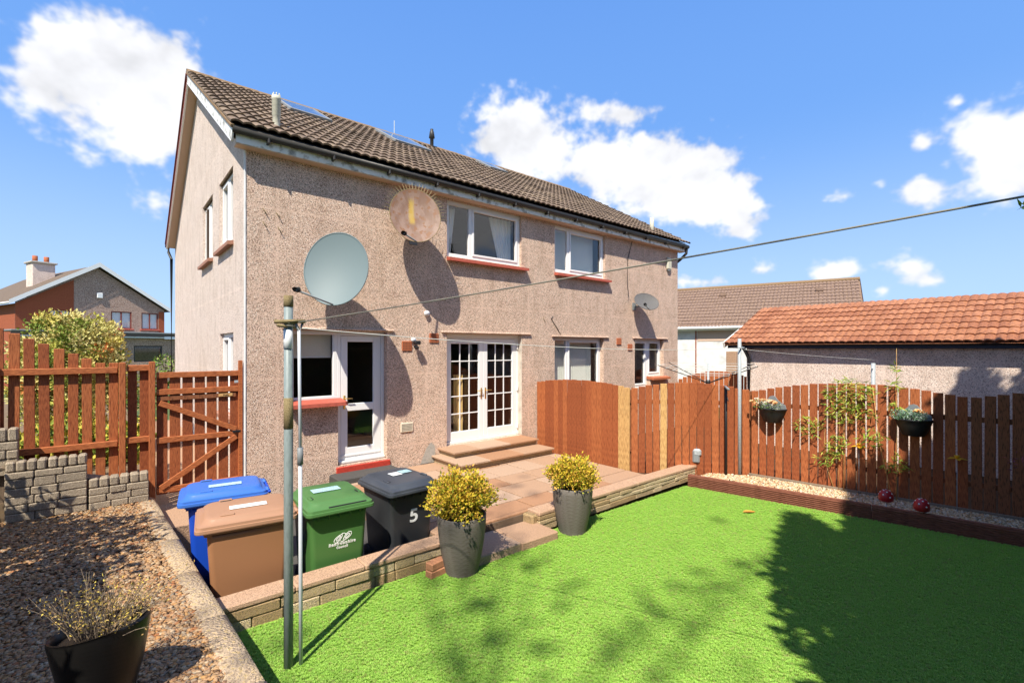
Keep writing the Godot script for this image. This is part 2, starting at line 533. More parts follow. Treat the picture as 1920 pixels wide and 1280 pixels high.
# ---------- sky ----------
func sky_image() -> ImageTexture:
	var w := 3072
	var h := 1536
	var im := Image.create_empty(w, h, false, Image.FORMAT_RGBF)
	var top := Color(.078, .215, .60)
	var mid := Color(.15, .33, .72)
	var low := Color(.40, .58, .84)
	for r in h:
		var el := PI * 0.5 - PI * (r + 0.5) / h
		var y := maxf(0.0, sin(el))
		var c := low.lerp(mid, smoothstep(0.0, 0.42, y)).lerp(top, smoothstep(0.25, 0.95, y))
		if el < 0.0:
			c = Color(.42, .42, .38)
		im.fill_rect(Rect2i(0, r, w, 1), c)
	# cumulus: centre and reach of each puff, as directions seen from the garden (frame units of the lens, which is 900 long)
	var puffs := [[110, 95, 85, 62, 1.0], [200, 105, 105, 72, 1.1], [295, 135, 70, 55, .9], [190, 195, 120, 70, 1.0], [275, 265, 75, 48, .9], [330, 215, 60, 90, .8], [60, 170, 45, 45, .6], [285, 385, 45, 28, .6],
		[955, 235, 62, 48, 1.1], [1005, 265, 52, 52, 1.0], [920, 272, 46, 22, .9], [985, 300, 60, 30, .9], [1130, 218, 50, 20, .75], [1172, 214, 34, 22, .8], [1250, 203, 38, 9, .55], [1100, 200, 20, 16, .7],
		[1225, 295, 95, 48, 1.1], [1170, 335, 105, 44, 1.1], [1300, 345, 100, 46, 1.1], [1345, 385, 70, 40, 1.0], [1395, 418, 34, 28, .9], [1115, 300, 36, 30, .8], [1345, 292, 45, 14, .7], [1250, 390, 90, 24, .8], [1385, 440, 30, 9, .7],
		[1850, 262, 85, 40, 1.1], [1900, 300, 60, 50, 1.0], [1880, 345, 70, 40, 1.0], [1730, 372, 45, 26, 1.0], [1725, 350, 30, 14, .9], [1728, 270, 20, 12, .8], [1590, 365, 22, 8, .55], [1560, 374, 26, 6, .5], [1650, 345, 12, 7, .5], [1795, 190, 12, 8, .5], [1950, 250, 60, 60, 1.0],
		[1430, 505, 24, 13, .95], [1555, 512, 30, 17, 1.1], [1590, 505, 26, 12, 1.0], [1705, 500, 38, 20, 1.0], [1735, 525, 42, 17, 1.0], [1655, 545, 14, 8, .8], [1335, 530, 42, 10, .95], [1285, 528, 16, 14, .8]]
	var gw := 270
	var gh := 100
	var field := PackedFloat32Array()
	field.resize(gw * gh)
	for p in puffs:
		var i0 := maxi(0, int((p[0] - p[2] * 2.6 + 120) / 8))
		var i1 := mini(gw - 1, int((p[0] + p[2] * 2.6 + 120) / 8))
		var j0 := maxi(0, int((p[1] - p[3] * 2.6 + 120) / 8))
		var j1 := mini(gh - 1, int((p[1] + p[3] * 2.6 + 120) / 8))
		for j in range(j0, j1 + 1):
			for i in range(i0, i1 + 1):
				var dx: float = (i * 8.0 - 120.0 - p[0]) / p[2]
				var dy: float = (j * 8.0 - 120.0 - p[1]) / p[3]
				if dy > 0.0:
					dy *= 1.25
				field[j * gw + i] += p[4] * exp(-(dx * dx + dy * dy) * 0.8)
	var n := FastNoiseLite.new()
	n.noise_type = FastNoiseLite.TYPE_SIMPLEX_SMOOTH
	n.frequency = 7.0
	n.fractal_octaves = 6
	n.fractal_gain = .56
	n.seed = 5
	var edge := FastNoiseLite.new()
	edge.noise_type = FastNoiseLite.TYPE_SIMPLEX_SMOOTH
	edge.frequency = 24.0
	edge.fractal_octaves = 5
	edge.fractal_gain = .6
	edge.seed = 15
	var big := FastNoiseLite.new()
	big.noise_type = FastNoiseLite.TYPE_SIMPLEX_SMOOTH
	big.frequency = 1.9
	big.fractal_octaves = 3
	big.seed = 8
	for r in range(0, h / 2 + 1):
		var el := PI * 0.5 - PI * (r + 0.5) / h
		var ce := cos(el)
		var se := sin(el)
		for q in w:
			var az := TAU * (q + 0.5) / w
			var dx := sin(az) * ce
			var dz := -cos(az) * ce
			var fw := .6451 * dx - .7641 * dz
			var f := 0.0
			var inside := 0.0
			if fw > 0.15:
				var u := 960.0 + 900.0 * (.7641 * dx + .6451 * dz) / fw
				var v := 653.0 - 900.0 * se / fw
				inside = smoothstep(-110.0, -30.0, u) * smoothstep(2030.0, 1950.0, u) * smoothstep(-110.0, -30.0, v)
				if inside > 0.0:
					var gx := clampf((u + 120.0) / 8.0, 0.0, gw - 1.001)
					var gy := clampf((v + 120.0) / 8.0, 0.0, gh - 1.001)
					var k := int(gy) * gw + int(gx)
					var tx := gx - int(gx)
					var ty := gy - int(gy)
					if int(gy) < gh - 1:
						f = lerpf(lerpf(field[k], field[k + 1], tx), lerpf(field[k + gw], field[k + gw + 1], tx), ty) * inside
			if inside < 1.0 and se > 0.02:
				f += (1.0 - inside) * clampf(big.get_noise_3d(dx, se * 1.8, dz) * 3.2 - .35, 0.0, 1.2)
			if f < 0.06:
				continue
			var nn := n.get_noise_3d(dx, se * 1.3, dz)
			var a := smoothstep(.26, 1.02, f + nn * .55 + edge.get_noise_3d(dx, se * 1.3, dz) * .62)
			if a <= 0.003:
				continue
			var lit := clampf(.69 + nn * .26 + .08 * a, .54, .79)
			var white := Color(lit * .985, lit * .99, lit * 1.02)
			var was := im.get_pixel(q, r)
			im.set_pixel(q, r, was.lerp(white, a * .97))
	return ImageTexture.create_from_image(im)

func _ready() -> void:
	rng.seed = 20240611
	# ---------- camera, sky, sun ----------
	var cam := Camera3D.new()
	cam.name = "camera"
	cam.projection = Camera3D.PROJECTION_FRUSTUM
	cam.near = 0.1
	cam.far = 600.0
	cam.size = 0.1 * 1280.0 / 900.0
	cam.frustum_offset = Vector2(0, 0.1 * 13.0 / 900.0)
	add_child(cam)
	cam.position = Vector3(0, 2.27, 0)
	cam.rotation.y = -atan2(.6451, .7641)
	cam.current = true
	var env := Environment.new()
	env.background_mode = Environment.BG_SKY
	var sky := Sky.new()
	var pan := PanoramaSkyMaterial.new()
	pan.panorama = sky_image()
	sky.sky_material = pan
	env.sky = sky
	env.background_energy_multiplier = .70
	env.tonemap_mode = Environment.TONE_MAPPER_LINEAR
	env.tonemap_exposure = 1.95
	env.sdfgi_enabled = true
	env.ssao_enabled = true
	env.ssil_enabled = true
	var we := WorldEnvironment.new()
	we.name = "world_environment"
	we.environment = env
	add_child(we)
	var sun := DirectionalLight3D.new()
	sun.name = "sun"
	sun.light_energy = 1.3
	sun.light_color = Color(1.0, .965, .90)
	sun.light_angular_distance = 0.53
	sun.shadow_enabled = true
	add_child(sun)
	sun.look_at_from_position(Vector3.ZERO, SUN, Vector3.UP)
	make_materials()
	build_setting()
	build_house()
	build_boundaries()
	build_neighbours()
	build_bins()
	build_garden_things()
	build_trees()

# ---------- ground, lawn, patio, beds ----------
func build_setting() -> void:
	var g := 260.0
	setting("ground", sheet([P(-g, -.42, -g), P(g, -.42, -g), P(g, -.42, g), P(-g, -.42, g)]), M.far_grass, "grass and earth around the houses", "ground")
	# raised earth behind the slatted fence and under the neighbour's garden
	setting("ground", slab_poly([Vector2(-9, 7.9), Vector2(.42, 7.9), Vector2(.42, 24), Vector2(-9, 24)], -.4, .55), M.earth, "raised earth behind the slatted fence", "ground")
	setting("ground", slab_poly([Vector2(7.25, 7.6), Vector2(7.25, 5.25), Vector2(8.62, 3.55), Vector2(9.2, -.6), Vector2(30, -.6), Vector2(30, 7.6)], -.4, -.02), M.gravel_base, "gravelled garden beyond the red-brown fence", "ground")
	# the paved passage with the bins: a landing at the gate and a lower path
	setting("path", slab_poly([Vector2(.4, 4.3), Vector2(2.79, 4.3), Vector2(2.79, 7.6), Vector2(.4, 7.6)], -.4, -.16), M.dark_ground, "sunken paved path where the bins stand", "path")  # dark colour paints in the deep shadow between the bins
	setting("path", slab_poly([Vector2(.44, 6.75), Vector2(1.5, 6.75), Vector2(1.5, 17), Vector2(.44, 17)], -.4, .2), M.slab_a, "paved landing in front of the red-brown gate", "path")
	# lawn
	var lawn := setting("lawn", slab_poly([Vector2(.5, -3.0), Vector2(8.66, -3.0), Vector2(7.35, 4.2), Vector2(.6, 4.36)], -.3, 0.0), M.turf_base, "flat artificial turf lawn bordered by kerb, low wall and sleepers", "lawn")
	var places := []
	var cols := []
	var st := begin()
	for b in 7:
		var a := TAU * b / 7.0 + .3
		var lean := Vector3(cos(a), 0, sin(a))
		var w := Vector3(-sin(a), 0, cos(a)) * .0016
		var p := lean * .004
		var t := p + lean * (.004 + .003 * (b % 3)) + Vector3.UP * (.011 + .003 * (b % 2))
		var m := p.lerp(t, .55) + Vector3.UP * .003
		face(st, [p - w, p + w, m + w, m - w], lean + Vector3.UP)
		tri(st, m - w, m + w, t, lean + Vector3.UP)
	var tuft := done(st)
	# yarn colours of the turf: several greens and a few straw-coloured curls
	cols = [Color(.24, .46, .065), Color(.27, .49, .07), Color(.30, .51, .075), Color(.25, .44, .06), Color(.32, .52, .09), Color(.28, .47, .07), Color(.22, .43, .06), Color(.29, .50, .08), Color(.26, .48, .07)]
	cols.append(Color(.30, .34, .10))
	var count := 0
	while count < 230000:
		var x := rng.randf_range(.62, 8.05)
		var d := rng.randf_range(.0, 4.34)
		# thin out with distance: only the near turf shows its blades
		var fw := .6451 * x + .7641 * d
		if d < .05 * x or rng.randf() > clampf(12.0 / (fw * fw), .28, 1.0) or x > 7.29 + (4.17 - d) * .1816 or d > 4.33 - .02 * (x - .6):
			continue
		count += 1
		places.append(Transform3D(Basis(Vector3.UP, rng.randf() * TAU).scaled(Vector3.ONE * rng.randf_range(.8, 1.35)), P(x, 0, d)))
	cols.shuffle()
	multi(self, "artificial_grass", tuft, M.blade, places, cols, "short bright green artificial grass blades of the lawn", "grass")
	# patio: a bed of mortar with slabs laid on it
	var patio := setting_root("patio", "raised patio of buff and pink paving slabs", "patio")
	var bed := part(patio, "bed", slab_poly([Vector2(2.80, 4.56), Vector2(6.80, 4.56), Vector2(6.80, 7.62), Vector2(2.80, 7.62)], -.4, .165), M.mortar)
	bed.set_meta("label", "mortar bed with joints")
	var slab_meshes := {}
	var D := 4.565
	var row := 0
	while D < 7.55:
		var deep: float = [.45, .60, .45, .60, .45, .60][row % 6]
		if D + deep > 7.62:
			deep = 7.62 - D
		var X := 2.80
		var k := row * 2
		while X < 6.78:
			var wide: float = [.60, .90, .60, .45, .60, .75, .60][k % 7]
			if X + wide > 6.62:
				wide = 6.80 - X
			var key := "%.2f_%.2f" % [wide, deep]
			if not slab_meshes.has(key):
				slab_meshes[key] = box_mesh(Vector3(wide - .024, .035, deep - .024), .006)
			part(patio, "slab", slab_meshes[key], [M.slab_a, M.slab_c, M.slab_b, M.slab_a, M.slab_c][rng.randi() % 5], xf(P(X + wide * .5, .1725 + rng.randf() * .003, D + deep * .5)))
			X += wide
			k += 1
		D += deep
		row += 1
	# step slab down to the lawn
	var step := setting_root("lawn_step", "low paving step between the two grey planters", "step")
	part(step, "slab", box_mesh(Vector3(.60, .11, .50), .012), M.slab_c, xf(P(3.24, .045, 4.28), .02))
	part(step, "slab", box_mesh(Vector3(.56, .105, .52), .012), M.slab_a, xf(P(3.83, .045, 4.27), -.02))
	# steps at the glazed doors
	var steps := setting_root("door_steps", "two wide stone steps with buff paving treads below the glazed doors", "steps")
	for s in [[4.52, 6.72, 6.66, 7.64, .285, .32, .19], [4.66, 6.72, 7.10, 7.66, .40, .435, .30]]:
		var x := float(s[0])
		var riser := begin()
		box(riser, P((s[0] + s[1]) * .5 + .02, (s[4] + s[6]) * .5, (s[2] + s[3]) * .5 + .03), Vector3(s[1] - s[0] - .06, s[4] - s[6], s[3] - s[2] - .06), .006)
		part(steps, "riser", done(riser), M.sandstone_b)
		var widths := [.62, .78, .80]
		for k in 3:
			var wd: float = widths[k] * (s[1] - s[0]) / 2.2
			part(steps, "tread", box_mesh(Vector3(wd - .006, .036, s[3] - s[2]), .006), [M.slab_b, M.slab_a, M.slab_c][(k + int(s[4] * 10)) % 3], xf(P(x + wd * .5, (s[4] + s[5]) * .5, (s[2] + s[3]) * .5)))
			x += wd
	# back door step
	setting("doorstep", box_mesh(Vector3(1.05, .45, .42), .015, P(3.2, .055, 7.44)), M.dark_ground, "dark doorstep under the half-glazed back door", "step")
	# gravel bed by the kerb and the bed along the fence
	setting("gravel_bed", slab_poly([Vector2(-3.2, -3), Vector2(.55, -3), Vector2(.56, 3.2), Vector2(.40, 7.55), Vector2(-3.2, 7.55)], -.3, .385), M.gravel_base, "bed under the loose brown gravel beside the kerb", "gravel bed")
	setting("gravel_bed", slab_poly([Vector2(7.36, 4.2), Vector2(8.2, 4.2), Vector2(8.55, 3.5), Vector2(9.15, -1), Vector2(8.31, -1)], -.3, .075), M.gravel_base, "bed under the pale chippings along the fence", "gravel bed")
	setting("gravel_bed", slab_poly([Vector2(6.8, 4.6), Vector2(7.5, 4.6), Vector2(7.12, 5.3), Vector2(7.12, 7.6), Vector2(6.8, 7.6)], -.3, .06), M.gravel_base, "narrow strip between patio and fence", "gravel bed")
	var stone := pebble_mesh(3)
	var gp := []
	for i in 34000:
		var d := rng.randf_range(2.0, 7.5)
		var x := rng.randf_range(-.125 * d - .15, .56 - maxf(0.0, d - 3.2) * .035)
		if i % 3 == 0:
			d = rng.randf_range(2.0, 4.6)
		var s := rng.randf_range(.010, .021)
		gp.append(Transform3D(bs(Basis.from_euler(Vector3(rng.randf_range(-.6, .6), rng.randf() * TAU, rng.randf_range(-.6, .6))), Vector3(s * 1.35, s * .75, s)), P(x, .388 + rng.randf() * .012, d)))
	var gc := []
	for c in [Color(.28, .15, .065), Color(.38, .215, .10), Color(.19, .105, .055), Color(.40, .27, .145), Color(.31, .125, .05), Color(.46, .36, .24), Color(.23, .18, .13), Color(.38, .19, .07), Color(.17, .10, .055), Color(.42, .235, .09), Color(.29, .17, .09)]:
		gc.append(c)
		gc.append(c.lerp(Color(.42, .29, .18), .4))
	multi(self, "loose_gravel", stone, M.pebble, gp, gc, "loose brown and buff gravel filling the bed beside the kerb", "gravel")
	gp = []
	for i in 13000:
		var d := rng.randf_range(-.3, 4.2)
		var x0 := 7.39 + (4.17 - d) * .1816
		var x := rng.randf_range(x0, 8.47 + (3.5 - d) * .13)
		if d > 3.5:
			x = rng.randf_range(x0, 8.5 - (d - 3.5) * .6)
		var s := rng.randf_range(.010, .019)
		gp.append(Transform3D(bs(Basis.from_euler(Vector3(rng.randf_range(-.7, .7), rng.randf() * TAU, rng.randf_range(-.7, .7))), Vector3(s * 1.5, s * .6, s)), P(x, .08 + rng.randf() * .014, d)))
	var pc := [Color(.62, .46, .28), Color(.70, .55, .36), Color(.55, .36, .19), Color(.74, .63, .46), Color(.48, .28, .14), Color(.66, .48, .27), Color(.60, .52, .42)]
	multi(self, "loose_chippings", stone, M.pebble, gp, pc, "pale golden chippings in the bed along the fence", "gravel")
	gp = []
	for i in 1500:
		var d := rng.randf_range(4.7, 7.4)
		var s := rng.randf_range(.010, .02)
		gp.append(Transform3D(bs(Basis.from_euler(Vector3(0, rng.randf() * TAU, .3)), Vector3(s * 1.4, s * .7, s)), P(rng.randf_range(6.81, 7.1), .066 + rng.randf() * .012, d)))
	multi(self, "loose_chippings", stone, M.pebble, gp, pc, "chippings in the narrow gap between patio and fence", "gravel")

func pebble_mesh(seed_: int) -> ArrayMesh:
	var st := begin(true)
	var r := RandomNumberGenerator.new()
	r.seed = seed_
	var top := []
	for k in 6:
		var a := TAU * k / 6.0
		top.append(Vector3(cos(a) * r.randf_range(.8, 1.1), r.randf_range(-.2, .2), sin(a) * r.randf_range(.8, 1.1)))
	for k in 6:
		tri(st, top[k], top[(k + 1) % 6], Vector3(.1, .75, -.05), Vector3.UP)
		tri(st, top[k], top[(k + 1) % 6], Vector3(0, -.7, .1), Vector3.DOWN)
	return done(st)

func bs(b: Basis, s: Vector3) -> Basis:
	return Basis(b.x * s.x, b.y * s.y, b.z * s.z)

# ---------- windows and doors, in local x, y with outward z ----------
func bar(st: SurfaceTool, x0: float, x1: float, y0: float, y1: float, z0: float, z1: float, ch := .005) -> void:
	box(st, Vector3((x0 + x1) * .5, (y0 + y1) * .5, (z0 + z1) * .5), Vector3(x1 - x0, y1 - y0, z1 - z0), ch)

func window(house: Node3D, called: String, at: Transform3D, x0: float, x1: float, y0: float, y1: float, splits: Array, fw := .055, m: Material = null, opens := []) -> MeshInstance3D:
	var fm: Material = m if m else M.white_upvc
	var st := begin()
	bar(st, x0, x1, y1 - fw, y1, -.035, .035)
	bar(st, x0, x1, y0, y0 + fw, -.035, .035)
	bar(st, x0, x0 + fw, y0 + fw, y1 - fw, -.034, .034)
	bar(st, x1 - fw, x1, y0 + fw, y1 - fw, -.034, .034)
	for s in splits:
		bar(st, s - fw * .5, s + fw * .5, y0 + fw, y1 - fw, -.033, .033)
	var o := part(house, called, done(st), fm, at)
	var edges := [x0 + fw]
	for s in splits:
		edges.append(s - fw * .5); edges.append(s + fw * .5)
	edges.append(x1 - fw)
	for k in range(0, edges.size(), 2):
		var a: float = edges[k]
		var b: float = edges[k + 1]
		var lo := y0 + fw
		var hi := y1 - fw
		if opens.has(k / 2):
			var sw := .042
			var sf := begin()
			bar(sf, a, b, hi - sw, hi, -.01, .05)
			bar(sf, a, b, lo, lo + sw, -.01, .05)
			bar(sf, a, a + sw, lo + sw, hi - sw, -.01, .049)
			bar(sf, b - sw, b, lo + sw, hi - sw, -.01, .049)
			part(o, "sash", done(sf), fm)
			a += sw; b -= sw; lo += sw; hi -= sw
		part(o, "pane", box_mesh(Vector3(b - a + .004, hi - lo + .004, .006), 0.0, Vector3((a + b) * .5, (lo + hi) * .5, .0)), M.glass)
	return o

func sill(house: Node3D, at: Transform3D, x0: float, x1: float, y: float, out: float, m: Material) -> void:
	var st := begin()
	var b := [Vector3(x0, y - .055, -.1), Vector3(x1, y - .055, -.1), Vector3(x1, y - .075, out), Vector3(x0, y - .075, out)]
	var t := [Vector3(x0, y + .02, -.1), Vector3(x1, y + .02, -.1), Vector3(x1, y - .02, out), Vector3(x0, y - .02, out)]
	face(st, t, Vector3.UP)
	face(st, b, Vector3.DOWN)
	face(st, [b[2], b[3], t[3], t[2]], Vector3.BACK)
	face(st, [b[0], b[3], t[3], t[0]], Vector3.LEFT)
	face(st, [b[1], b[2], t[2], t[1]], Vector3.RIGHT)
	part(house, "sill", done(st), m, at)

func handle(parent: Node3D, at: Vector3, side: float) -> void:
	var st := begin(true)
	box(st, at + Vector3(0, -.03, .004), Vector3(.032, .22, .01), .003)
	tube(st, [at + Vector3(0, .03, .008), at + Vector3(0, .03, .045), at + Vector3(side * .02, .03, .05), at + Vector3(side * .12, .028, .05)], [.009, .009, .009, .008], 7)
	part(parent, "handle", done(st), M.brass)

func tile_mesh() -> ArrayMesh:
	var st := begin()
	var n := 10
	var prof := []
	for k in n + 1:
		var x := -.15 + .30 * k / n
		prof.append(Vector2(x, .026 * pow(absf(sin(PI * (x + .15) / .15)), .8)))
	for k in n:
		var a: Vector2 = prof[k]
		var b: Vector2 = prof[k + 1]
		var f0 := Vector3(a.x, a.y + .034, .19)
		var f1 := Vector3(b.x, b.y + .034, .19)
		face(st, [Vector3(a.x, a.y + .004, -.21), Vector3(b.x, b.y + .004, -.21), f1, f0], Vector3.UP)
		face(st, [f0, f1, f1 - Vector3(0, .028, .004), f0 - Vector3(0, .028, .004)], Vector3.BACK)
	for s in [0, n]:
		var e: Vector2 = prof[s]
		face(st, [Vector3(e.x, .004, -.21), Vector3(e.x, .034, .19), Vector3(e.x, .006, .19), Vector3(e.x, -.02, -.21)], Vector3.RIGHT * (1.0 if s else -1.0))
	return done(st)

func tile_field(parent: Node3D, tile: ArrayMesh, slope: Basis, origin: Vector3, cols: int, rows: int, cover: float, expo: float, mats: Array, singles: int, r: RandomNumberGenerator, label: String) -> void:
	# rows of overlapping tiles up a slope from its lower corner; the first `singles` columns as parts, the others joined
	var joined := []
	for m in mats:
		var st := SurfaceTool.new()
		st.begin(Mesh.PRIMITIVE_TRIANGLES)
		joined.append(st)
	var any := false
	for i in cols:
		for j in rows:
			var p := origin + slope.x * ((i + .5) * cover + r.randf_range(-.003, .003)) - slope.z * ((j + .5) * expo - .02) + slope.y * r.randf_range(0, .004)
			var b := slope * Basis.from_euler(Vector3(r.randf_range(-.012, .012), r.randf_range(-.012, .012), r.randf_range(-.01, .01)))
			var k := r.randi() % mats.size()
			if i < singles:
				part(parent, "tile", tile, mats[k], Transform3D(b, p))
			else:
				joined[k].append_from(tile, 0, Transform3D(b, p))
				any = true
	if any:
		for k in mats.size():
			var o := part(parent, "tile_field", joined[k].commit(), mats[k])
			o.set_meta("kind", "stuff")
			o.set_meta("label", label)

func build_house() -> void:
	var r := RandomNumberGenerator.new()
	r.seed = 77
	var h := thing("semi_detached_house", "two-storey pebble-dashed house with brown tiled roof and white windows", "house")
	var F := Transform3D(Basis.IDENTITY, Vector3(0, 0, -7.65))
	var holes := [[2.12, 2.82, 1.45, 2.55], [2.82, 3.66, .39, 2.55], [4.86, 6.74, .435, 2.55], [4.865, 6.72, 4.0, 5.07], [7.72, 9.50, 4.0, 5.07], [7.72, 9.45, 1.0, 2.52], [10.74, 11.45, 1.2, 2.52], [11.45, 12.12, 1.5, 2.52]]
	part(h, "rear_wall", wall_mesh(1.5, 12.85, -.42, 5.09, holes, .21), M.harl, F)
	# gable wall: local x runs towards the garden (world z)
	var GB := Transform3D(Basis(Vector3(0, 0, 1), Vector3(0, 1, 0), Vector3(-1, 0, 0)), Vector3(1.497, 0, 0))
	var gh := [[-9.70, -8.50, 3.95, 5.12], [-11.60, -10.38, 3.95, 5.14], [-9.65, -8.48, 1.2, 2.52]]
	var gw := part(h, "gable_wall", wall_mesh(-16.85, -7.652, -.42, 5.2, gh, .2, [-12.2, 7.98]), M.harl_gable, GB)
	gw.set_meta("label", "pale pebble-dashed gable wall")
	part(h, "far_wall", wall_mesh(7.65, 16.85, -.42, 5.2, [], .2, [12.2, 7.98]), M.harl, Transform3D(Basis(Vector3(0, 0, -1), Vector3(0, 1, 0), Vector3(1, 0, 0)), Vector3(12.85, 0, 0)))
	part(h, "front_wall", wall_mesh(-12.85, -1.5, -.42, 5.2, [], .2), M.harl, Transform3D(Basis(Vector3(-1, 0, 0), Vector3(0, 1, 0), Vector3(0, 0, -1)), Vector3(0, 0, -16.85)))
	part(h, "corner_bead", box_mesh(Vector3(.028, 5.4, .03), .006, P(1.497, 2.38, 7.655)), M.white_wall)
	# rooms behind the glass
	part(h, "room_floor", sheet([P(1.52, .41, 7.7), P(12.8, .41, 7.7), P(12.8, .41, 16.8), P(1.52, .41, 16.8)]), M.room_floor)
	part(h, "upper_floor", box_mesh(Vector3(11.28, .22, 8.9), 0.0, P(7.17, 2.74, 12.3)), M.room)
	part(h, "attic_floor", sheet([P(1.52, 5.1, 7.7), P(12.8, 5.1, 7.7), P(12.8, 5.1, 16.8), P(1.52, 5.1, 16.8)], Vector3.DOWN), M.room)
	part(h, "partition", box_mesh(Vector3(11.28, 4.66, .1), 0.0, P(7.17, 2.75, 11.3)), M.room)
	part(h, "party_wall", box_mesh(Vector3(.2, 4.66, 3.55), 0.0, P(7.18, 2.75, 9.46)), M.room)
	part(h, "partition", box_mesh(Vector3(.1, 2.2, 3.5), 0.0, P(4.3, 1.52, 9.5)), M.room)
	# drip ledges over the openings
	for e in [[1.98, 3.78, 2.575], [4.74, 6.98, 2.575], [7.62, 9.62, 2.545], [10.64, 12.3, 2.545]]:
		part(h, "drip_ledge", box_mesh(Vector3(e[1] - e[0], .035, .06), .012, P((e[0] + e[1]) * .5, e[2], 7.64)), M.harl)
	part(h, "reveal", box_mesh(Vector3(.012, 2.1, .205), .003, P(6.733, 1.49, 7.752)), M.margin)
	# windows
	var W := Transform3D(Basis.IDENTITY, Vector3(0, 0, -7.80))
	window(h, "kitchen_window", W, 2.12, 2.845, 1.45, 2.55, [], .06)
	sill(h, F, 2.04, 2.90, 1.45, .20, M.red_sill)
	window(h, "bedroom_window", Transform3D(Basis.IDENTITY, Vector3(0, 0, -7.74)), 4.865, 6.72, 4.0, 5.07, [5.44], .075, null, [1])
	sill(h, F, 4.86, 6.84, 3.985, .12, M.red_sill)
	window(h, "bedroom_window", Transform3D(Basis.IDENTITY, Vector3(0, 0, -7.74)), 7.72, 9.50, 4.0, 5.07, [8.22], .075, null, [1])
	sill(h, F, 7.71, 9.62, 3.985, .12, M.red_sill)
	window(h, "living_room_window", W, 7.72, 9.45, 1.0, 2.52, [8.24], .07, null, [1])
	sill(h, F, 7.68, 9.55, .99, .1, M.red_sill)
	window(h, "side_window", W, 10.74, 11.45, 1.2, 2.52, [], .07, null, [0])
	window(h, "side_window", W, 11.45, 12.12, 1.5, 2.52, [], .07, null, [0])
	sill(h, F, 11.42, 12.25, 1.48, .14, M.terracotta)
	for g in [[-9.70, -8.50, 3.95, 5.12], [-11.60, -10.38, 3.95, 5.14], [-9.65, -8.48, 1.2, 2.52]]:
		window(h, "gable_window", GB.translated_local(Vector3(0, 0, -.09)), g[0], g[1], g[2], g[3], [(g[0] + g[1]) * .5], .07, null, [0])
		sill(h, GB, g[0] - .06, g[1] + .04, g[2], .085, M.sill_brown)
	# back door
	var st := begin()
	bar(st, 2.845, 2.905, .39, 2.55, -.035, .035)
	bar(st, 3.60, 3.66, .39, 2.55, -.035, .035)
	bar(st, 2.905, 3.60, 2.48, 2.55, -.034, .034)
	bar(st, 2.86, 3.65, .37, .44, -.05, .09)
	var door := part(h, "back_door", done(st), M.white_upvc, W)
	door.set_meta("label", "white half-glazed back door with brass handle")
	st = begin()
	bar(st, 2.91, 3.02, .445, 2.475, -.02, .03)
	bar(st, 3.47, 3.595, .445, 2.475, -.02, .03)
	bar(st, 3.02, 3.47, 2.38, 2.475, -.02, .0295)
	bar(st, 3.02, 3.47, 1.24, 1.36, -.02, .0295)
	bar(st, 3.02, 3.47, .445, .64, -.02, .0295)
	bar(st, 2.92, 3.59, .50, .53, .03, .042)
	part(door, "leaf", done(st), M.white_upvc)
	part(door, "pane", box_mesh(Vector3(.454, 1.024, .006), 0.0, Vector3(3.245, 1.87, 0)), M.glass)
	part(door, "pane", box_mesh(Vector3(.454, .604, .006), 0.0, Vector3(3.245, .94, 0)), M.glass)
	handle(door, Vector3(2.965, 1.42, .03), 1.0)
	part(h, "door_threshold", box_mesh(Vector3(.92, .16, .16), .008, P(3.25, .29, 7.70)), M.red_step)
	# glazed garden doors
	st = begin()
	bar(st, 4.86, 4.92, .435, 2.55, -.035, .035)
	bar(st, 6.68, 6.735, .435, 2.55, -.035, .035)
	bar(st, 4.92, 6.68, 2.47, 2.55, -.034, .034)
	bar(st, 4.92, 6.68, .435, .49, -.034, .05)
	var gd := part(h, "garden_doors", done(st), M.white_upvc, W)
	gd.set_meta("label", "white double garden doors with small panes")
	for side in 2:
		var a := 4.925 if side == 0 else 5.802
		var b := 5.798 if side == 0 else 6.675
		st = begin()
		bar(st, a, a + .105, .495, 2.465, -.02, .03)
		bar(st, b - .105, b, .495, 2.465, -.02, .03)
		bar(st, a + .105, b - .105, 2.36, 2.465, -.02, .0295)
		bar(st, a + .105, b - .105, .495, .66, -.02, .0295)
		var leaf := part(gd, "leaf", done(st), M.white_upvc)
		var gx0 := a + .105
		var gx1 := b - .105
		for k in range(1, 3):
			var x := lerpf(gx0, gx1, k / 3.0)
			part(gd, "glazing_bar", box_mesh(Vector3(.02, 1.7, .022), .003, Vector3(x, 1.51, 0)), M.white_upvc)
		for k in range(1, 5):
			part(gd, "glazing_bar", box_mesh(Vector3(gx1 - gx0, .02, .0205), .003, Vector3((gx0 + gx1) * .5, lerpf(.66, 2.36, k / 5.0), 0)), M.white_upvc)
		var pm := box_mesh(Vector3((gx1 - gx0) / 3.0 - .019, 1.7 / 5.0 - .019, .006), 0.0)
		for i in 3:
			for j in 5:
				part(gd, "pane", pm, M.glass, Transform3D(Basis.IDENTITY, Vector3(lerpf(gx0, gx1, (i + .5) / 3.0), lerpf(.66, 2.36, (j + .5) / 5.0), 0)))
		handle(gd, Vector3(b - .05 if side == 0 else a + .05, 1.40, .03), -1.0 if side == 0 else 1.0)
	for y in [.62, 1.42, 2.3]:
		part(gd, "hinge", box_mesh(Vector3(.03, .10, .035), .006, Vector3(6.69, y, .045)), M.white_upvc)
	# soffit, fascia, gutter
	part(h, "soffit", box_mesh(Vector3(11.62, .02, .17), .002, P(7.17, 5.10, 7.575)), M.soffit)
	var fas := part(h, "fascia", box_mesh(Vector3(11.64, .21, .022), .004, P(7.17, 5.205, 7.488)), M.white_paint)
	fas.set_meta("label", "weather-stained white fascia board")
	st = begin(true)
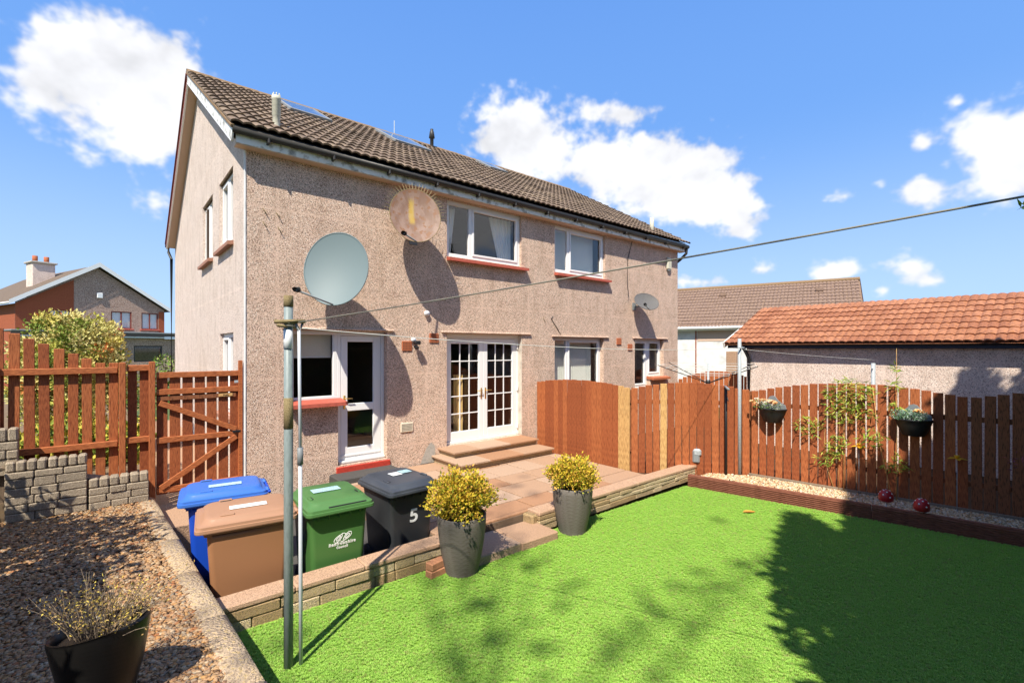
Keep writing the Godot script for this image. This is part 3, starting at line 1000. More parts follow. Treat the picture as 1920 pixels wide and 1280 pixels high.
	tube(st, [P(1.30, 5.262, 7.43), P(5.0, 5.255, 7.43), P(13.04, 5.24, 7.43)], [.056, .056, .056], 12)
	var gut := part(h, "gutter", done(st), M.gutter)
	var brk := box_mesh(Vector3(.035, .13, .12), .01)
	for k in 13:
		part(gut, "gutter_bracket", brk, M.gutter, xf(P(1.75 + k * .92, 5.225, 7.44)))
	part(h, "downpipe", tube_mesh([P(1.36, 5.2, 17.05), P(1.36, 5.05, 17.05), P(1.42, 4.85, 16.95), P(1.42, -.3, 16.95)], .036, 8), M.gutter)
	part(h, "downpipe", tube_mesh([P(12.98, 5.22, 7.43), P(12.98, 5.05, 7.45), P(12.93, 4.88, 7.62), P(12.92, 4.7, 7.9), P(12.92, -.3, 7.9)], .04, 8), M.gutter)
	part(h, "rear_gutter", tube_mesh([P(1.28, 5.24, 17.06), P(13.0, 5.24, 17.06)], .055, 8), M.gutter)
	# roof
	var th := atan(.5816)
	var slope := Basis(Vector3.RIGHT, Vector3(0, cos(th), sin(th)), Vector3(0, -sin(th), cos(th)))
	st = begin()
	face(st, [P(1.30, 5.31, 7.44), P(13.04, 5.31, 7.44), P(13.04, 8.08, 12.2), P(1.30, 8.08, 12.2)], Vector3(0, 1, 1))
	face(st, [P(1.30, 8.08, 12.2), P(13.04, 8.08, 12.2), P(13.04, 5.28, 17.05), P(1.30, 5.28, 17.05)], Vector3(0, 1, -1))
	var roof := part(h, "roof", done(st), M.tile_c)
	tile_field(roof, tile_mesh(), slope, P(1.27, 5.335, 7.40), 39, 16, .302, .346, [M.tile_a, M.tile_b, M.tile_c, M.tile_a], 18, r, "brown interlocking roof tiles on the far half")
	st = begin(true)
	var half := []
	for k in 9:
		var a := PI * k / 8.0
		half.append(Vector2(cos(a) * .12, sin(a) * .085))
	for k in 8:
		for sgn in [0.0]:
			face(st, [Vector3(-.22, half[k].y, half[k].x), Vector3(.235, half[k].y + .006, half[k].x), Vector3(.235, half[k + 1].y + .006, half[k + 1].x), Vector3(-.22, half[k + 1].y, half[k + 1].x)], Vector3(0, half[k].y + .03, half[k].x))
	face(st, [Vector3(-.22, 0, .12), Vector3(-.22, .085, 0), Vector3(-.22, 0, -.12)], Vector3.LEFT)
	var rm := done(st)
	for k in 26:
		part(roof, "ridge_tile", rm, M.ridge, Transform3D(Basis.from_euler(Vector3(0, r.randf_range(-.015, .015), r.randf_range(-.015, .015))), P(1.50 + k * .452, 8.09, 12.2)))
	# verges: bargeboards, their soffits and the red painted edge on the far slope
	for sd in [1.0, -1.0]:
		var a := P(1.305, 5.20, 12.2 - 4.74 * sd)
		var b := P(1.305, 7.985, 12.2)
		var along := (b - a)
		var bb := Basis(along.normalized(), Vector3.RIGHT.cross(along.normalized()) * -sd, Vector3.RIGHT)
		bb = Basis(along.normalized(), (Vector3.UP - along.normalized() * along.normalized().dot(Vector3.UP)).normalized(), Vector3.RIGHT)
		st = begin()
		box(st, (a + b) * .5 + bb.y * (0.0 if sd > 0 else .05), Vector3(along.length() + .05, .17 if sd > 0 else .27, .024), .003, bb)
		part(h, "bargeboard", done(st), M.white_paint if sd > 0 else M.verge_red)
		st = begin()
		box(st, (a + b) * .5 - bb.y * .095 + Vector3(.004, 0, 0), Vector3(along.length(), .022, .034), .003, bb)
		part(h, "barge_edge", done(st), M.white_upvc)
		st = begin()
		box(st, (a + b) * .5 + Vector3(.095, -.07, 0), Vector3(along.length() - .1, .012, .185), .001, bb)
		part(h, "verge_soffit", done(st), M.soffit)
		st = begin()
		box(st, (a + b) * .5 + bb.y * .105 - Vector3(.012, 0, 0), Vector3(along.length() + .06, .05, .05), .008, bb)
		part(h, "verge", done(st), M.verge_red if sd < 0 else M.ridge)
	# rooflights
	for q in [[2.86, 3.72, 10.45, 11.6], [5.22, 6.2, 10.5, 11.65], [8.45, 9.1, 11.0, 11.75]]:
		var hw: float = (q[1] - q[0]) * .5
		var hl: float = (q[3] - q[2]) * .5 / cos(th)
		var c := P((q[0] + q[1]) * .5, 5.335 + ((q[2] + q[3]) * .5 - 7.40) * .5816, (q[2] + q[3]) * .5) + slope.y * .06
		st = begin()
		for sx in [-1.0, 1.0]:
			box(st, Vector3(sx * (hw - .035), 0, 0), Vector3(.07, .07, hl * 2), .008)
			box(st, Vector3(0, .002, sx * (hl - .035)), Vector3(hw * 2 - .14, .068, .07), .008)
		var sk := part(roof, "rooflight", done(st), M.lead, Transform3D(slope, c))
		sk.set_meta("label", "dark framed rooflight")
		part(roof, "rooflight_pane", box_mesh(Vector3(hw * 2 - .14, .012, hl * 2 - .14), 0.0), M.glass, Transform3D(slope, c + slope.y * .028))
		part(roof, "flashing", box_mesh(Vector3(hw * 2 + .22, .012, hl * 2 + .25), .003), M.lead, Transform3D(slope, c - slope.y * .032))
	# flues and vent pipes
	st = begin(true)
	lathe(st, [Vector2(.055, 0), Vector2(.055, .19), Vector2(.064, .20), Vector2(.064, .44), Vector2(.068, .445), Vector2(.068, .50), Vector2(.05, .505), Vector2(.0, .50)], 14, P(1.99, 5.64, 7.98))
	for k in 7:
		var a := TAU * k / 7.0
		box(st, P(1.99, 6.16, 7.98) + Vector3(cos(a) * .05, 0, sin(a) * .05), Vector3(.016, .05, .016), .003)
	var fl := part(h, "flue", done(st), M.flue)
	fl.set_meta("label", "cream boiler flue with toothed cap")
	st = begin(true)
	lathe(st, [Vector2(.05, 0), Vector2(.05, .35), Vector2(.085, .37), Vector2(.06, .55), Vector2(.045, .57), Vector2(.045, .62), Vector2(0, .63)], 12, P(7.12, 7.93, 12.0))
	part(h, "vent_pipe", done(st), M.gutter)
	part(h, "flue", tube_mesh([P(11.98, 5.55, 7.95), P(11.98, 6.02, 7.95)], .06, 10), M.flue)
	part(h, "aerial_mast", tube_mesh([P(6.25, 7.7, 12.6), P(6.25, 8.75, 12.6)], .012, 6), M.galvanised)
	# air bricks and vents
	for v in [[4.03, 2.315, 0], [4.58, 2.46, 0], [10.05, 2.45, 1], [10.52, 2.30, 1]]:
		var vb := part(h, "air_brick", box_mesh(Vector3(.19, .17, .03), .006, P(v[0], v[1], 7.645)), M.terracotta)
		if v[2] == 0:
			var hole := box_mesh(Vector3(.014, .014, .006), .001)
			for i in 6:
				for j in 5:
					part(vb, "slot", hole, M.black_plastic, xf(P(v[0] - .07 + i * .028, v[1] - .056 + j * .028, 7.631)))
	var lv := part(h, "wall_vent", box_mesh(Vector3(.24, .16, .03), .006, P(4.03, .885, 7.645)), M.cream_vent)
	var lh := box_mesh(Vector3(.013, .015, .006), .001)
	for i in 9:
		for j in 5:
			part(lv, "slot", lh, M.black_plastic, xf(P(4.03 - .092 + i * .023, .885 - .05 + j * .025, 7.631)))
	# a patch of bare cement at the foot of the wall
	st = begin()
	face(st, [P(4.30, .19, 7.643), P(4.62, .19, 7.643), P(4.60, .48, 7.643), P(4.52, .56, 7.643), P(4.42, .46, 7.643)], Vector3.BACK)
	part(h, "cement_patch", done(st), M.cement)
	# old hooks and a cable on the wall
	for q in [[1.72, 4.32, .1], [1.9, 4.28, .08], [1.72, 4.12, .09], [1.92, 4.08, .1], [7.35, 2.95, .1]]:
		part(h, "wall_hook", tube_mesh([P(q[0], q[1], 7.66), P(q[0] + .05, q[1] - q[2], 7.615)], .006, 5), M.rust)
	part(h, "cable", tube_mesh([P(10.55, 5.08, 7.60), P(10.42, 4.6, 7.642), P(10.40, 4.0, 7.642), P(10.40, 3.62, 7.60)], .009, 5), M.black_plastic)
	part(h, "cable", tube_mesh([P(7.66, 2.98, 7.642), P(7.60, 2.94, 7.642), P(7.9, 2.6, 7.642)], .007, 5), M.black_plastic)
	# curtains and blinds inside
	var cloth := func(x0: float, x1: float, xb0: float, xb1: float, y0: float, y1: float, d: float, waves: int) -> ArrayMesh:
		var s := begin(true)
		var n := waves * 6
		var prev := []
		for k in n + 1:
			var t := float(k) / n
			var w := sin(t * waves * TAU) * .022
			var colm := []
			for j in 5:
				var v := j / 4.0
				colm.append(P(lerpf(lerpf(xb0, xb1, t), lerpf(x0, x1, t), v), lerpf(y0, y1, v), d + w))
			if k:
				for j in 4:
					face(s, [prev[j], colm[j], colm[j + 1], prev[j + 1]], Vector3.BACK)
			prev = colm
		return done(s)
	tag(part(self, "net_curtain", cloth.call(4.9, 5.22, 4.9, 5.10, 4.05, 5.0, 7.92, 4), M.curtain), "white net curtain gathered at the edge of the narrow bedroom pane", "curtain", "bedroom curtains")
	tag(part(self, "net_curtain", cloth.call(6.05, 6.64, 6.32, 6.64, 4.05, 5.0, 7.92, 6), M.curtain), "white curtain drawn aside behind the wide bedroom pane", "curtain", "bedroom curtains")
	tag(part(self, "gold_curtain", cloth.call(5.24, 5.46, 5.24, 5.46, .44, 1.75, 8.0, 3), M.curtain_gold), "gold curtain hanging inside the garden doors, full width", "curtain", "gold curtains")
	tag(part(self, "gold_curtain", cloth.call(4.98, 5.10, 4.98, 5.10, .44, 1.85, 7.96, 2), M.curtain_gold), "narrow gold curtain edge behind the outermost column of door panes", "curtain", "gold curtains")
	var rb := thing("roller_blind", "half-lowered beige roller blind in the kitchen window", "blind", P(2.48, 2.12, 7.9))
	part(rb, "fabric", box_mesh(Vector3(.62, .36, .004), 0.0, Vector3(0, .2, 0)), M.blind)
	part(rb, "hem_bar", box_mesh(Vector3(.62, .025, .012), .003, Vector3(0, .012, 0)), M.curtain)
	var strip := box_mesh(Vector3(.078, 1.0, .003), 0.0)
	for q in [[7.80, 9.36, 1.05, 1.42, "vertical slat blind in the living room window above the fence"], [7.80, 9.42, 4.06, .95, "vertical slat blind in the upper window over the satellite dish"]]:
		var vb := thing("vertical_blind", q[4], "blind", P(q[0], q[2], 7.93))
		var n := int((q[1] - q[0]) / .075)
		for k in n:
			part(vb, "slat", strip, M.blind_strip, Transform3D(bs(Basis(Vector3.UP, -.4), Vector3(1, q[3], 1)), Vector3(k * .075, q[3] * .5, 0)))
		part(vb, "head_rail", box_mesh(Vector3(q[1] - q[0], .03, .04), .003, Vector3((q[1] - q[0]) * .5 - .04, q[3] + .015, 0)), M.white_upvc)

func board_run(f: Node3D, a: Vector2, b: Vector2, n: int, gap: float, tops: Array, y0: float, mats: Array, special := {}, thick := .018) -> void:
	# upright boards from a to b (x, D); tops: heights at start, middle, end of the arch
	var dir := (b - a) / n
	var ang := atan2(dir.y, dir.x)
	var m := box_mesh(Vector3(dir.length() - gap, 1.0, thick), .004)
	var m2 := box_mesh(Vector3(dir.length() - gap - .004, 1.0, thick), .003)
	for k in n:
		var t := (k + .5) / n
		var c := a + dir * (k + .5)
		var s := t * 2.0 - 1.0
		var top: float = lerpf(tops[0], tops[2], t) + (tops[1] - (tops[0] + tops[2]) * .5) * (1.0 - s * s) + rng.randf_range(-.006, .006)
		var mm: Material = special.get(k, mats[rng.randi() % mats.size()])
		var h := top - y0
		part(f, "board", m if k % 3 else m2, mm, Transform3D(bs(Basis(Vector3.UP, ang) * Basis(Vector3.BACK, rng.randf_range(-.005, .005)) * Basis(Vector3.UP, rng.randf_range(-.02, .02)), Vector3(1, h, 1)), P(c.x, y0 + h * .5, c.y)))

func stone_run(w: Node3D, x0: float, x1: float, d: float, courses: Array, r: RandomNumberGenerator, mats: Array, lens: Vector2, called := "stone") -> void:
	for q in courses:
		var x := x0
		while x < x1 - .02:
			var l := r.randf_range(lens.x, lens.y)
			if x + l > x1 - lens.x * .6:
				l = x1 - x
			var st := begin()
			var hh: float = q[1] - q[0]
			var c := Vector3.ZERO
			var sz := Vector3(l - .007, hh - .005, .07)
			box(st, c, sz, .008)
			part(w, called, done(st), mats[r.randi() % mats.size()], Transform3D(Basis.from_euler(Vector3(r.randf_range(-.03, .03), r.randf_range(-.03, .03), r.randf_range(-.012, .012))), P(x + l * .5, (q[0] + q[1]) * .5, d + .02 + r.randf_range(-.008, .008))))
			x += l

func build_boundaries() -> void:
	var r := RandomNumberGenerator.new()
	r.seed = 4
	# slatted fence beside the gate
	var f := thing("slatted_fence", "red-brown slatted fence whose boards sweep down towards the gate", "fence")
	var slat := box_mesh(Vector3(.093, 1.0, .02), .004)
	for k in 19:
		var x := -2.17 + .124 * k
		if x > .12:
			break
		var top := 2.09 + maxf(0.0, -.06 - x) * .47 - maxf(0.0, -1.0 - x) * .2
		var y0 := .60
		part(f, "board", slat, [M.stain_a, M.stain_b, M.stain_c][r.randi() % 3], Transform3D(bs(Basis(Vector3.BACK, r.randf_range(-.008, .008)), Vector3(1, top - y0, 1)), P(x, (top + y0) * .5, 7.78)))
	for x in [.245, .365]:
		part(f, "board", slat, M.stain_b, Transform3D(bs(Basis.IDENTITY, Vector3(1, 1.46, 1)), P(x, 1.33, 7.78)))
	for y in [2.0, 1.09]:
		part(f, "rail", box_mesh(Vector3(1.18, .075, .045), .006, P(-.49, y, 7.735)), M.rail)
		part(f, "rail", box_mesh(Vector3(1.2, .075, .045), .006, P(-1.55, y, 7.735)), M.rail)
		part(f, "rail", box_mesh(Vector3(.23, .075, .045), .006, P(.30, y + .02, 7.735)), M.rail)
	for q in [[-.94, 2.06], [.145, 2.095], [.442, 2.10]]:
		part(f, "post", box_mesh(Vector3(.068, q[1] - .3, .068), .006, P(q[0], (q[1] + .3) * .5, 7.72)), M.stain_c)
	# gate
	var g := thing("garden_gate", "red-brown boarded gate with diagonal braces next to the gable", "gate")
	var gb := box_mesh(Vector3(.118, 1.56, .018), .004)
	for k in 7:
		part(g, "board", gb, [M.stain_b, M.stain_a, M.stain_b][k % 3], xf(P(.55 + k * .1395, 1.14, 7.765)))
	for y in [1.92, 1.70, 1.07, .42]:
		part(g, "rail", box_mesh(Vector3(.94, .075, .03), .005, P(.957, y, 7.735)), M.rail)
	part(g, "rail", box_mesh(Vector3(.90, .06, .02), .004, P(.95, 1.615, 7.742)), M.stain_d)
	for q in [[.52, 1.56, 1.40, 1.13], [1.40, 1.03, .53, .45]]:
		var a := P(q[0], q[1], 7.715)
		var b := P(q[2], q[3], 7.715)
		var st := begin()
		var dx := (b - a).normalized()
		box(st, (a + b) * .5, Vector3((b - a).length(), .07, .022), .004, Basis(dx, Vector3.BACK.cross(dx), Vector3.BACK))
		part(g, "brace", done(st), M.rail)
	part(g, "post", box_mesh(Vector3(.05, 2.0, .06), .005, P(1.452, 1.10, 7.73)), M.rail)
	part(g, "name_plate", box_mesh(Vector3(.17, .04, .008), .002, P(1.27, 1.62, 7.727)), M.new_wood)
	var np := TextMesh.new()
	np.text = "Push"
	np.font = SystemFont.new()
	np.font_size = 12
	np.pixel_size = .0022
	np.depth = .002
	part(g, "lettering", np, M.black_plastic, xf(P(1.27, 1.62, 7.7215)))
	part(g, "latch", box_mesh(Vector3(.10, .03, .02), .004, P(1.40, 1.10, 7.705)), M.black_plastic)
	part(g, "catch_plate", box_mesh(Vector3(.05, .035, .008), .002, P(1.40, 1.80, 7.716)), M.galvanised)
	# low walls of tumbled concrete blocks
	var bm := [M.block_a, M.block_b, M.block_a]
	for q in [["stepped grey block wall with an upright course on top, next to the gate", -.165, .395, .40, [[.40, .48], [.48, .565], [.565, .645]], .645, .105], ["taller grey block wall with an upright top course, half in shadow", -.84, -.175, .40, [[.40, .49], [.49, .58], [.58, .67], [.67, .76], [.76, .86], [.86, .935]], .935, .11], ["tallest grey block pier at the top of the stepped walls", -1.6, -.74, .40, [[.9, .99], [.99, 1.08], [1.08, 1.17], [1.17, 1.26]], 1.26, .14]]:
		var w := thing("block_wall", q[0], "wall")
		var dd := 7.40 if q[2] > -.7 else 7.47
		part(w, "core", box_mesh(Vector3(q[2] - q[1] - .02, q[5] - q[3] + .06, .16), .01, P((q[1] + q[2]) * .5, (q[3] + q[5]) * .5 + .0, dd + .12)), M.mortar)
		stone_run(w, q[1], q[2], dd, q[4], r, bm, Vector2(.15, .24), "block")
		var n := int(round((q[2] - q[1]) / .088))
		var bw: float = (q[2] - q[1]) / n
		var up := box_mesh(Vector3(bw - .01, q[6], .15), .014)
		for k in n:
			part(w, "block", up, bm[r.randi() % 3], Transform3D(Basis.from_euler(Vector3(r.randf_range(-.03, .03), r.randf_range(-.05, .05), r.randf_range(-.02, .02))), P(q[1] + (k + .5) * bw, q[5] + q[6] * .5 + .004, dd + .065)))
	setting("ground", slab_poly([Vector2(-3, 7.5), Vector2(.40, 7.5), Vector2(.40, 7.92), Vector2(-3, 7.92)], .2, .60), M.earth, "earth held up by the grey block walls", "ground")
	for q in [[-.62, .93, 7.56, .9, .25], [-.02, .70, 7.60, .6, .32]]:
		tag(part(self, "weathered_plank", box_mesh(Vector3(q[3], .03, .14), .004), M.old_wood, Transform3D(Basis.from_euler(Vector3(.2, .15, -q[4])), P(q[0], q[1], q[2]))), "long grey weathered plank lying behind the taller block wall" if q[3] > .8 else "short grey weathered plank lying behind the stepped block wall", "plank")
	# kerb of rounded edging stones
	var kb := thing("kerb_edging", "rounded stone kerb between gravel bed, bins and lawn", "kerb")
	var ks := begin(true)
	var kr := []
	for s in [-.455, .455]:
		var ring := []
		for v in [[-.105, -.62], [-.105, -.05], [-.095, -.018], [-.06, 0.0], [.0, .006], [.06, 0.0], [.095, -.018], [.105, -.05], [.105, -.62]]:
			ring.append(Vector3(v[0], v[1], s))
		kr.append(ring)
	for k in 9:
		var k2 := (k + 1) % 9
		face(ks, [kr[0][k], kr[0][k2], kr[1][k2], kr[1][k]], Vector3(kr[0][k].x + kr[0][k2].x, .3 if k > 0 and k < 7 else 0.0, 0))
	face(ks, kr[0], Vector3.FORWARD)
	face(ks, kr[1], Vector3.BACK)
	var km := done(ks)
	for k in 9:
		var d := 7.10 - k * .918
		part(kb, "kerb_stone", km, M.kerb, Transform3D(Basis.from_euler(Vector3(r.randf_range(-.006, .006), .051 + r.randf_range(-.008, .008), r.randf_range(-.01, .01))), P(.58 - .051 * (d - 3.19), .405 + r.randf_range(-.006, .006), d)))
	# retaining wall in two lengths
	for q in [[.66, 2.76, [[-.02, .085], [.085, .178]], Vector2(.2, .52), "low sandstone retaining wall with pink coping in front of the bins"], [4.10, 7.98, [[-.02, .062], [.062, .12], [.12, .178]], Vector2(.2, .55), "low sandstone retaining wall with coping along the patio edge"]]:
		var w := thing("retaining_wall", q[4], "wall")
		part(w, "core", box_mesh(Vector3(q[1] - q[0] - .02, .575, .13), .004, P((q[0] + q[1]) * .5, -.11, 4.47)), M.mortar)
		stone_run(w, q[0], q[1], 4.357, q[2], r, [M.sandstone, M.sandstone_b, M.sandstone_c, M.sandstone_b], q[3])
		var x: float = q[0]
		while x < q[1] - .05:
			var l := r.randf_range(.55, .8)
			if x + l > q[1] - .3:
				l = q[1] - x
			part(w, "coping_stone", box_mesh(Vector3(l - .005, .048, .225), .009), M.coping, Transform3D(Basis.from_euler(Vector3(0, r.randf_range(-.006, .006), 0)), P(x + l * .5, .205 + r.randf_range(-.002, .002), 4.448)))
			x += l
		if q[0] > 3.0:
			part(w, "end_stone", box_mesh(Vector3(.10, .20, .18), .02), M.sandstone_c, xf(P(4.06, .10, 4.46), .1))
	# sleepers along the fence bed
	var se := thing("sleeper_edging", "grooved dark red timber sleepers edging the chippings bed", "edging")
	var sl := begin()
	box(sl, Vector3(0, .03, 0), Vector3(.05, .34, 1.0), .006)
	for k in 8:
		box(sl, Vector3(-.031, -.02 + k * .0265, 0), Vector3(.012, .0165, .9995), .003)
	var sm := done(sl)
	var dv := Vector2(.1787, -.984)
	var p0 := Vector2(7.33, 4.17)
	for q in [[0.0, 2.42], [2.424, 2.42], [4.848, 1.2]]:
		var c: Vector2 = p0 + dv * (q[0] + q[1] * .5)
		part(se, "sleeper", sm, M.sleeper, Transform3D(bs(Basis(Vector3.UP, .1796), Vector3(1, 1, q[1])), P(c.x, .0, c.y)))
	# boarded fence in three runs
	var A := thing("boarded_fence", "orange-brown close-boarded fence panel running out from the house wall", "fence")
	board_run(A, Vector2(7.15, 7.62), Vector2(7.15, 5.2), 19, .004, [1.54, 1.645, 1.555], .05, [M.stain_c, M.stain_a, M.stain_c, M.stain_b], {17: M.new_wood, 18: M.new_wood})
	var B := thing("boarded_fence", "red-brown fence panel with one new pale board, behind the patio wall", "fence")
	board_run(B, Vector2(7.16, 5.18), Vector2(8.47, 3.68), 16, .010, [1.55, 1.67, 1.54], .05, [M.stain_a, M.stain_b, M.stain_c], {4: M.new_wood})
	var C := thing("boarded_fence", "long red-brown gapped fence hung with planters and bamboo", "fence")
	board_run(C, Vector2(8.48, 3.66), Vector2(8.83, .96), 22, .016, [1.52, 1.735, 1.60], .06, [M.stain_a, M.stain_b, M.stain_c, M.stain_b], {})
	board_run(C, Vector2(8.83, .95), Vector2(9.18, -1.7), 21, .018, [1.60, 1.78, 1.6], .06, [M.stain_d, M.stain_b, M.stain_d], {})
	for q in [[A, Vector2(7.185, 7.6), Vector2(7.185, 5.2)], [B, Vector2(7.19, 5.2), Vector2(8.50, 3.70)], [C, Vector2(8.515, 3.66), Vector2(9.215, -1.7)]]:
		var a: Vector2 = q[1]
		var b: Vector2 = q[2]
		var ang := atan2((b - a).y, (b - a).x)
		for y in [.45, 1.32]:
			part(q[0], "rail", box_mesh(Vector3((b - a).length(), .07, .035), .005), M.stain_d, Transform3D(Basis(Vector3.UP, ang), P((a.x + b.x) * .5, y, (a.y + b.y) * .5)))
		var np2 := int((b - a).length() / 2.2) + 1
		for k in np2 + 1:
			var c := a.lerp(b, float(k) / np2)
			part(q[0], "post", box_mesh(Vector3(.08, 1.65, .08), .006), M.stain_d, Transform3D(Basis(Vector3.UP, ang), P(c.x + .06, .70, c.y + .02)))
	var gbd := Vector2(9.16, -1.7) - Vector2(8.46, 3.68)
	part(C, "gravel_board", box_mesh(Vector3(gbd.length(), .14, .02), .004), M.old_wood, Transform3D(Basis(Vector3.UP, atan2(gbd.y, gbd.x)), P(8.79, .06, .99)))

func cam_xy(fw: float, rt: float) -> Vector2:
	# a place given as metres ahead and to the right of the photographer, in (x, D)
	return Vector2(.6451 * fw + .7641 * rt, .7641 * fw - .6451 * rt)

func build_neighbours() -> void:
	var r := RandomNumberGenerator.new()
	r.seed = 9
	# garage with an orange tiled roof
	var g := thing("garage", "grey pebble-dashed garage with orange tiled roof beyond the fence", "garage")
	var rot := Transform3D(Basis(Vector3(0, 0, 1), Vector3(0, 1, 0), Vector3(-1, 0, 0)), Vector3(12.0, 0, 0))
	part(g, "wall", wall_mesh(-5.28, 4.5, -.3, 2.32, [], .1), M.harl_grey, rot)
	part(g, "end_wall", wall_mesh(-15.8, -12.0, -.3, 2.32, [], .1, [-13.9, 3.15]), M.harl_grey, Transform3D(Basis(Vector3(-1, 0, 0), Vector3(0, 1, 0), Vector3(0, 0, -1)), Vector3(0, 0, -5.28)))
	part(g, "fascia", box_mesh(Vector3(.025, .13, 10.2), .004, P(11.90, 2.335, .6)), M.navy)
	part(g, "soffit", box_mesh(Vector3(.09, .015, 10.1), .002, P(11.95, 2.285, .6)), M.navy)
	part(g, "gutter", tube_mesh([P(11.86, 2.375, 5.66), P(11.86, 2.375, -4.4)], .045, 8), M.black_plastic)
	part(g, "downpipe", tube_mesh([P(11.78, 2.34, 5.3), P(11.9, 2.15, 5.24), P(11.95, 2.0, 5.2), P(11.95, -.2, 5.2)], .04, 8), M.black_plastic)
	var th := atan(.45)
	# local x runs along the eave away from us (+D), local z down the slope towards -x
	var sl := Basis(Vector3(0, 0, -1), Vector3(-sin(th), cos(th), 0), Vector3(-cos(th), -sin(th), 0))
	var st := begin()
	face(st, [P(11.74, 2.36, 5.7), P(11.74, 2.36, -4.4), P(13.9, 3.24, -4.4), P(13.9, 3.24, 5.7)], Vector3(-1, 2, 0))
	face(st, [P(16.06, 2.36, 5.7), P(16.06, 2.36, -4.4), P(13.9, 3.24, -4.4), P(13.9, 3.24, 5.7)], Vector3(1, 2, 0))
	var gr := part(g, "roof", done(st), M.orange_b)
	tile_field(gr, tile_mesh(), sl, P(11.80, 2.40, -4.35), 37, 8, .272, .292, [M.orange_a, M.orange_b, M.orange_c], 37, r, "")
	var cap := tube_mesh([Vector3(-.2, 0, 0), Vector3(.22, .008, 0)], .10, 10)
	for k in 24:
		part(gr, "ridge_tile", cap, M.orange_c, Transform3D(Basis(Vector3.UP, PI * .5), P(13.9, 3.24, 5.5 - k * .425)))
	for sd in [0, 1]:
		var a := P(11.72, 2.35, 5.72)
		var b := P(13.9, 3.25, 5.72)
		var dx := (b - a).normalized()
		st = begin()
		if sd:
			a.x = 16.08
			dx = (b - a).normalized()
		box(st, (a + b) * .5, Vector3((b - a).length(), .15, .03), .004, Basis(dx, Vector3.BACK.cross(dx), Vector3.BACK))
		part(g, "bargeboard", done(st), M.white_paint)
	# bungalow with a brown roof behind it
	var h := thing("bungalow", "white-walled bungalow with long brown tiled roof behind the garage", "house")
	var ridge_r := cam_xy(22.0, 15.9)
	var along := Vector2(.6451 * .545 + .7641 * -.839, .7641 * .545 + .6451 * .839)
	var back := Vector2(.6451 * .839 + .7641 * .545, .7641 * .839 - .6451 * .545)
	var L := 14.0
	var e0 := ridge_r - back * 4.0
	var b3 := Basis(Vector3(along.x, 0, -along.y), Vector3.UP, Vector3(-back.x, 0, back.y))
	b3 = Basis(Vector3(-along.x, 0, along.y), Vector3.UP, Vector3(-back.x, 0, back.y))
	# local: x from the far end to the near right end is -along, z towards us
	var T := Transform3D(b3, P(e0.x, 0, e0.y))
	part(h, "wall", wall_mesh(-L, -.3, -.4, 3.15, [], .1), M.white_wall, T.translated_local(Vector3(0, 0, -.25)))
	part(h, "end_wall", sheet([Vector3(-.3, -.4, -.25), Vector3(-.3, 3.15, -.25), Vector3(-.3, 5.2, -4), Vector3(-.3, 3.15, -7.7), Vector3(-.3, -.4, -7.7)], Vector3.RIGHT), M.white_wall, T)
	for x in [-3.62, -6.32, -9.0]:
		part(h, "seam", box_mesh(Vector3(.05, 3.3, .03), .004, Vector3(x, 1.5, -.235)), M.brick_far, T)
	part(h, "wall_panel", box_mesh(Vector3(2.5, .5, .02), .004, Vector3(-5.0, 2.85, -.24)), M.soffit, T)
	part(h, "gutter", tube_mesh([Vector3(-L, 3.2, .04), Vector3(.05, 3.2, .04)], .07, 8), M.white_upvc, T)
	part(h, "fascia", box_mesh(Vector3(L, .16, .03), .004, Vector3(-L * .5, 3.16, -.04)), M.white_upvc, T)
	var t2 := atan(2.2 / 4.0)
	var sb := b3 * Basis(Vector3.RIGHT, Vector3(0, cos(t2), sin(t2)), Vector3(0, -sin(t2), cos(t2)))
	st = begin()
	face(st, [Vector3(-L, 3.2, 0), Vector3(.05, 3.2, 0), Vector3(.05, 5.4, -4), Vector3(-L, 5.4, -4)], Vector3(0, 1, 1))
	face(st, [Vector3(-L, 3.2, -8), Vector3(.05, 3.2, -8), Vector3(.05, 5.4, -4), Vector3(-L, 5.4, -4)], Vector3(0, 1, -1))
	var br := part(h, "roof", done(st), M.roof_far, T)
	var br_holder := Node3D.new()
	tile_field(br, tile_mesh(), Basis(Vector3.RIGHT, Vector3(0, cos(t2), sin(t2)), Vector3(0, -sin(t2), cos(t2))), Vector3(-L, 3.22, .03), 46, 13, .304, .352, [M.roof_far], 0, r, "brown roof tiles of the bungalow")
	br_holder.free()
	part(br, "ridge", tube_mesh([Vector3(-L, 5.42, -4), Vector3(.05, 5.42, -4)], .13, 8), M.ridge)
	part(h, "bargeboard", sheet([Vector3(.06, 3.1, .05), Vector3(.06, 3.3, .05), Vector3(.06, 5.5, -4), Vector3(.06, 5.28, -4)], Vector3.RIGHT), M.white_paint, T)
	for x in [-1.5, -5.6]:
		part(br, "roof_vent", box_mesh(Vector3(.3, .16, .3), .03), M.roof_far, Transform3D(Basis.IDENTITY, Vector3(x, 4.95, -3.0)))
	# brick pier, white post and red fence between bungalow and garage
	var pier := cam_xy(15.5, 7.15)
	var bp := thing("brick_pier", "narrow brick pier beside a white post next to the garage", "pier", P(pier.x, 0, pier.y))
	part(bp, "pier", box_mesh(Vector3(.32, 2.35, .32), .01, Vector3(0, 1.0, 0)), M.coping)
	part(bp, "post", box_mesh(Vector3(.12, 2.3, .12), .008, Vector3(.32, .98, 0)), M.white_paint)
	var rf := thing("far_fence", "bright red arch-topped fence in front of the white bungalow", "fence")
	var fa := cam_xy(14.5, 4.9)
	var fb := cam_xy(13.0, 6.7)
	board_run(rf, fa, fb, 18, .012, [1.25, 1.62, 1.35], -.1, [M.stain_c, M.rail, M.stain_c])
